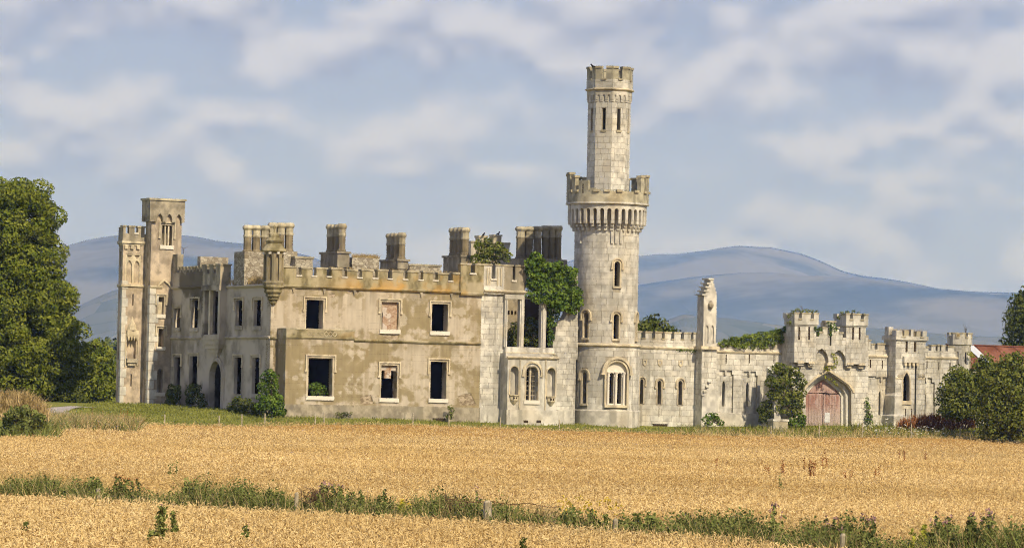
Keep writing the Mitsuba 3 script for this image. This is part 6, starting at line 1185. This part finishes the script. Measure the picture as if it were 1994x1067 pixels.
def clump(label, x, dx, y0, y1, mat, seed, key='weed_clump', catg='weeds', off=1.2, lsize=0.065, dens=1100, tops=None, group=None):
    """a leafy clump in the ditch: photo column x, half width dx, from y0 (top) to y1"""
    K = thing(key, label, catg, group); d = dm(x) - 2.0 + off; r = random.Random(seed); cl = []; tp_ = []
    n = max(3, int(dx / 4)); m = d / F
    for i in range(n):
        xx = x + r.uniform(-1, 1) * dx * 0.8; p = at_px(xx, y1, d + r.uniform(-0.4, 0.4)); top = at_px(xx, y0 + r.uniform(0, 0.35) * (y1 - y0) + 0.25 * abs(xx - x), d); h = max(0.2, top[2] - p[2])
        for f in np.arange(0.12, 1.0, 0.16): w = (dx * 0.32 * m) * (1.15 - 0.75 * f) * r.uniform(0.7, 1.2); cl.append((p[0] + r.uniform(-0.04, 0.04), p[1], p[2] + h * f, w, w, h * 0.11))
        tp_.append((p[0], p[1], p[2] + h * 1.0))
    put(K + '__foliage', leaves(cl, dens, lsize, seed, spread=1.1, inner=0.1, most=14000), mat)
    if tops: labels[K + '__flower'] = {'kind': 'stuff'}; scene[K + '__flower'] = mikit.ply( leaves([(a, b, c, 0.05, 0.05, 0.07) for a, b, c in tp_ for _ in range(2)], 500, 0.045, seed + 1), tops)
    return K
for lab, x, dx, y0, y1, mat, sd, kw in (
    ('dark green spiky dock clump standing tall at the left of the ditch', 246, 30, 922, 975, 'mat_weed_dark', 201, dict(tops='mat_dock')),
    ('leafy green weed clump at the far left of the ditch', 40, 26, 930, 968, 'mat_weed', 202, {}), ('dark green weed clump second from the left in the ditch', 92, 24, 928, 968, 'mat_weed_dark', 203, {}),
    ('soft green weed clump left of the spiky dock', 185, 22, 922, 960, 'mat_weed', 204, {}), ('grey green weed clump right of the spiky dock', 365, 24, 928, 985, 'mat_weed', 205, {}),
    ('tall dark green weed clump near the centre left of the ditch', 540, 24, 940, 990, 'mat_weed_dark', 206, {}), ('pale green weed clump between two dark ones, left half of the ditch', 470, 28, 945, 985, 'mat_weed', 207, {}),
    ('green thistle clump with pink heads in front of the purple brown bramble', 640, 34, 938, 998, 'mat_weed', 208, dict(tops='mat_pink')), ('dark green nettle clump right of the grey post', 700, 26, 948, 1000, 'mat_weed_dark', 209, {}),
    ('dark green bush like weed clump left of the yellow weed', 742, 20, 950, 1002, 'mat_weed_dark', 210, {}), ('yellow flowering ragwort clump low in the ditch', 778, 26, 975, 1006, 'mat_leaf_yellow', 211, dict(tops='mat_gold')),
    ('small green weed clump left of the brown bramble heap', 832, 22, 972, 1006, 'mat_weed', 212, {}), ('slim weed with a pinkish seed head right of the bramble heap', 930, 8, 950, 1012, 'mat_weed', 213, dict(tops='mat_pink')),
    ('pale green weed clump right of the dry grass heap', 1112, 26, 985, 1025, 'mat_weed', 214, {}), ('green weed clump under the yellow flowers', 1165, 30, 985, 1030, 'mat_weed', 215, {}), ('olive green weed clump in the right middle of the ditch', 1255, 36, 990, 1040, 'mat_weed', 216, {}),
    ('olive weed clump left of the tall pink topped weed', 1390, 36, 1000, 1056, 'mat_weed', 217, {}), ('tall pink topped willowherb right of the middle of the ditch', 1510, 20, 978, 1060, 'mat_weed', 218, dict(tops='mat_pink')),
    ('pink headed thistle clump left of the half hidden grey post', 1620, 26, 1008, 1064, 'mat_weed_dark', 219, dict(tops='mat_pink')), ('pink headed thistle clump right of the half hidden grey post', 1690, 24, 1002, 1070, 'mat_weed_dark', 220, dict(tops='mat_pink')),
    ('yellow green weed clump between the thistles at the lower right', 1785, 22, 1018, 1075, 'mat_leaf_yellow', 221, {}), ('thistle clump with dull pink heads at the lower right', 1830, 30, 1000, 1075, 'mat_weed', 222, dict(tops='mat_pink')),
    ('largest pink topped thistle clump at the lower right', 1905, 40, 990, 1080, 'mat_weed_dark', 223, dict(tops='mat_pink')), ('dark green weed clump in the lower right corner', 1980, 30, 1022, 1085, 'mat_weed_dark', 224, {})):
    clump(lab, x, dx, y0, y1, mat, sd, **kw)
def bramble(label, pts, d, mat, seed):
    K = thing('bramble', label, 'bramble'); r = random.Random(seed); st = []
    cl = px_clumps(pts, d, 0.25, seed)
    for _ in range(90):
        a, b = r.choice(cl), r.choice(cl); p0 = np.array(a[:3]) + [r.uniform(-0.2, 0.2), r.uniform(-0.2, 0.2), -0.3]; p2 = np.array(b[:3]) + [r.uniform(-0.3, 0.3), r.uniform(-0.3, 0.3), r.uniform(-0.2, 0.2)]; st.append(tube([p0, (p0 + p2) / 2 + [0, 0, r.uniform(0.1, 0.3)], p2], [0.008, 0.007, 0.004], 4))
    put(K + '__stem', cat(st), mat); put(K + '__leaf', leaves(cl, 220, 0.05, seed, spread=1.2, inner=0.3, most=5000), mat)
bramble('purple brown dead bramble arch right of the grey post', [(608, 968, 9), (618, 964, 9), (628, 972, 9), (612, 982, 7)], dm(615) - 1, 'mat_bramble', 241)
bramble('round brown bramble heap in the middle of the ditch', [(872, 985, 12), (886, 976, 12), (900, 980, 12), (908, 990, 10), (888, 994, 12), (874, 998, 8)], dm(888) - 0.9, 'mat_bramble', 242)
bramble('pale brown heap of dead grass right of the short post', [(1045, 1000, 11), (1062, 996, 12), (1080, 1000, 11), (1060, 1010, 10), (1085, 1012, 9)], dm(1062) - 0.9, 'mat_dry', 243)
P, _ = ditch_pts(60, 1095, 1230, 130, 2.5, 4.2); stuff('yellow_flowers', leaves([(p[0], p[1], p[2] + rng.uniform(0.9, 1.25), 0.03, 0.03, 0.03) for p in P], 900, 0.04, 131), 'mat_gold', 'scattered yellow flower heads over the ditch right of the middle', 'flowers')
# weeds standing in the wheat
for i, (x, y, h, w, mat, lab) in enumerate(((325, 1045, 0.74, 0.085, 'mat_weed', 'tallest green thistle in the near wheat, left of the middle'), (348, 1035, 0.62, 0.06, 'mat_weed', 'slim green weed beside the tallest thistle in the near wheat'), (306, 1045, 0.35, 0.06, 'mat_weed', 'small green weed left of the tallest thistle'), (490, 1046, 0.42, 0.055, 'mat_weed', 'single slim green weed in the near wheat below the ditch'), (64, 1030, 0.35, 0.05, 'mat_weed', 'small green weed in the near wheat at the far left'), (1028, 1066, 0.4, 0.05, 'mat_weed', 'slim green weed at the bottom edge of the picture'))):
    dd = 2.36 * F / (y - (775 + 0.02 * (x - 997))); p = spot(x, dd); z = g1(*p) + 0.55; K = thing('field_weed', lab, 'weed')
    put(K + '__foliage', leaves([(p[0] + rng.uniform(-w, w) * 0.6, p[1] + rng.uniform(-w, w) * 0.6, z + h * f, w * (1.5 - 0.9 * f), w * (1.5 - 0.9 * f), h * 0.09) for f in np.linspace(0.0, 0.9, 9) for _ in range(3)], 1100, 0.06, 400 + i, inner=0.1, spread=1.2), mat); put(K + '__stalk', tube([(p[0], p[1], z - 0.55), (p[0], p[1], z + h)], [0.012, 0.005], 5), mat)
    if h > 0.4: put(K + '__flower', leaves([(p[0], p[1], z + h * 0.95, 0.05, 0.05, 0.1)], 700, 0.04, 420 + i), 'mat_pink')
_which = 'lone dry dock in the far wheat, left of all the right hand ones|small dry dock left of the main dock group|dry dock second from left in the main dock group|dry dock at the back of the main dock group|thickest brown dock in the far wheat|tall bent dock at the right of the main dock group|lone dry dock between the main group and the right edge|low dry dock just right of the main dock group|dry dock farthest up the far wheat, left one|dry dock farthest up the far wheat, right one|low green weed in the left of the far wheat|small green weed in the wheat below the main dock group'.split('|')
for i, (x, y, h, k) in enumerate(((1400, 893, 0.28, 1), (1506, 904, 0.25, 2), (1532, 908, 0.45, 2), (1578, 900, 0.4, 2), (1590, 912, 0.55, 5), (1618, 896, 0.6, 2), (1715, 914, 0.42, 2), (1660, 918, 0.35, 2), (1765, 876, 0.6, 3), (1808, 874, 0.5, 2), (345, 912, 0.3, 3), (1537, 935, 0.35, 2))):
    dd = 2.3 * F / (y + 8 - (775 + 0.02 * (x - 997))); p = spot(x, dd); dock('field_dock' if i < 10 else 'field_weed', _which[i], (p[0], p[1], g1(*p) + 0.3), 0.5 + h, k, 500 + i, 'mat_dock' if i < 10 else 'mat_weed_dark', 0.15, 'dry docks in the far wheat')
# jackdaws on the tower and the chimney stubs
def bird(label, x, y, ypl, a):
    K = thing('jackdaw', label, 'bird'); q_ = ray(x, y); p = CAM + q_ * ((ypl - CAM[1]) / q_[1]); sp = lambda c, r: m3.Manifold.sphere(r, 12).translate(c)
    hull = m3.Manifold.batch_hull; b = hull([sp((0, 0, 0.14), 0.075), sp((-0.10, 0, 0.10), 0.05)]) + hull([sp((0.02, 0, 0.17), 0.06), sp((0.09, 0, 0.26), 0.045)]) + hull([sp((0.11, 0, 0.26), 0.02), sp((0.17, 0, 0.25), 0.006)]) + hull([sp((-0.10, 0, 0.10), 0.035), sp((-0.28, 0.02, 0.03), 0.012), sp((-0.28, -0.02, 0.03), 0.012)])
    for s in (-0.03, 0.03): b = b + hull([sp((0, s, 0.08), 0.008), sp((0.01, s, -0.02), 0.007)])
    for s in (-1, 1): b = b + hull([sp((0.02, s * 0.07, 0.16), 0.03), sp((-0.20, s * 0.045, 0.09), 0.012)])
    m = unman(b); M = np.eye(4); M[:3, :3] = [[math.cos(a), -math.sin(a), 0], [math.sin(a), math.cos(a), 0], [0, 0, 1]]; M[:3, 3] = p; m.apply_transform(M); solo(K, m, 'mat_black', smooth=40)
bird('black jackdaw on the very top of the round tower', 1153, 132, 0.9, 2.2); bird('black jackdaw on the left chimney stub above the roof shrub', 942, 460, 13.8, 0.6); bird('black jackdaw on the right chimney stub above the roof shrub', 971, 458, 13.8, 0.2)

# weeds rooted along the broken wall heads
def head(s0, s1, pl, z, h, n): return np.array([pl.at(rng.uniform(s0, s1), z, rng.uniform(-0.4, 0.0)) for _ in range(n)])
P = np.vstack([head(a - 0.1, b + 0.1, S, z_top - 0.05, 0, 26) for a, b in ms_[3:] if rng.random() < 0.8] + [head(S.px(640, 530)[0], S.px(890, 530)[0], Plane((0, 1.2)), 9.4, 0, 500), head(sA, sB, P2, zt2, 0, 30)])
stuff('grass_tuft_004', blades(P, 0.16, 0.022, 90, 0.5), 'mat_dry', 'thin dry weeds along the top of the sunlit parapet', 'weeds')
P = np.vstack([[(TC[0] - R4 * 0.95 * math.sin(t) , TC[1] - R4 * 0.95 * math.cos(t), zr1 - 0.02) for t in rng.uniform(-1.2, 2.2, 160)], head(xw0 + 2, xw2, A, zs1 + 0.6, 0, 220)])
stuff('grass_tuft_005', blades(P, 0.2, 0.025, 92, 0.5), 'mat_weed', 'small green weeds on the heads of the tower ring and the screen wall', 'weeds')
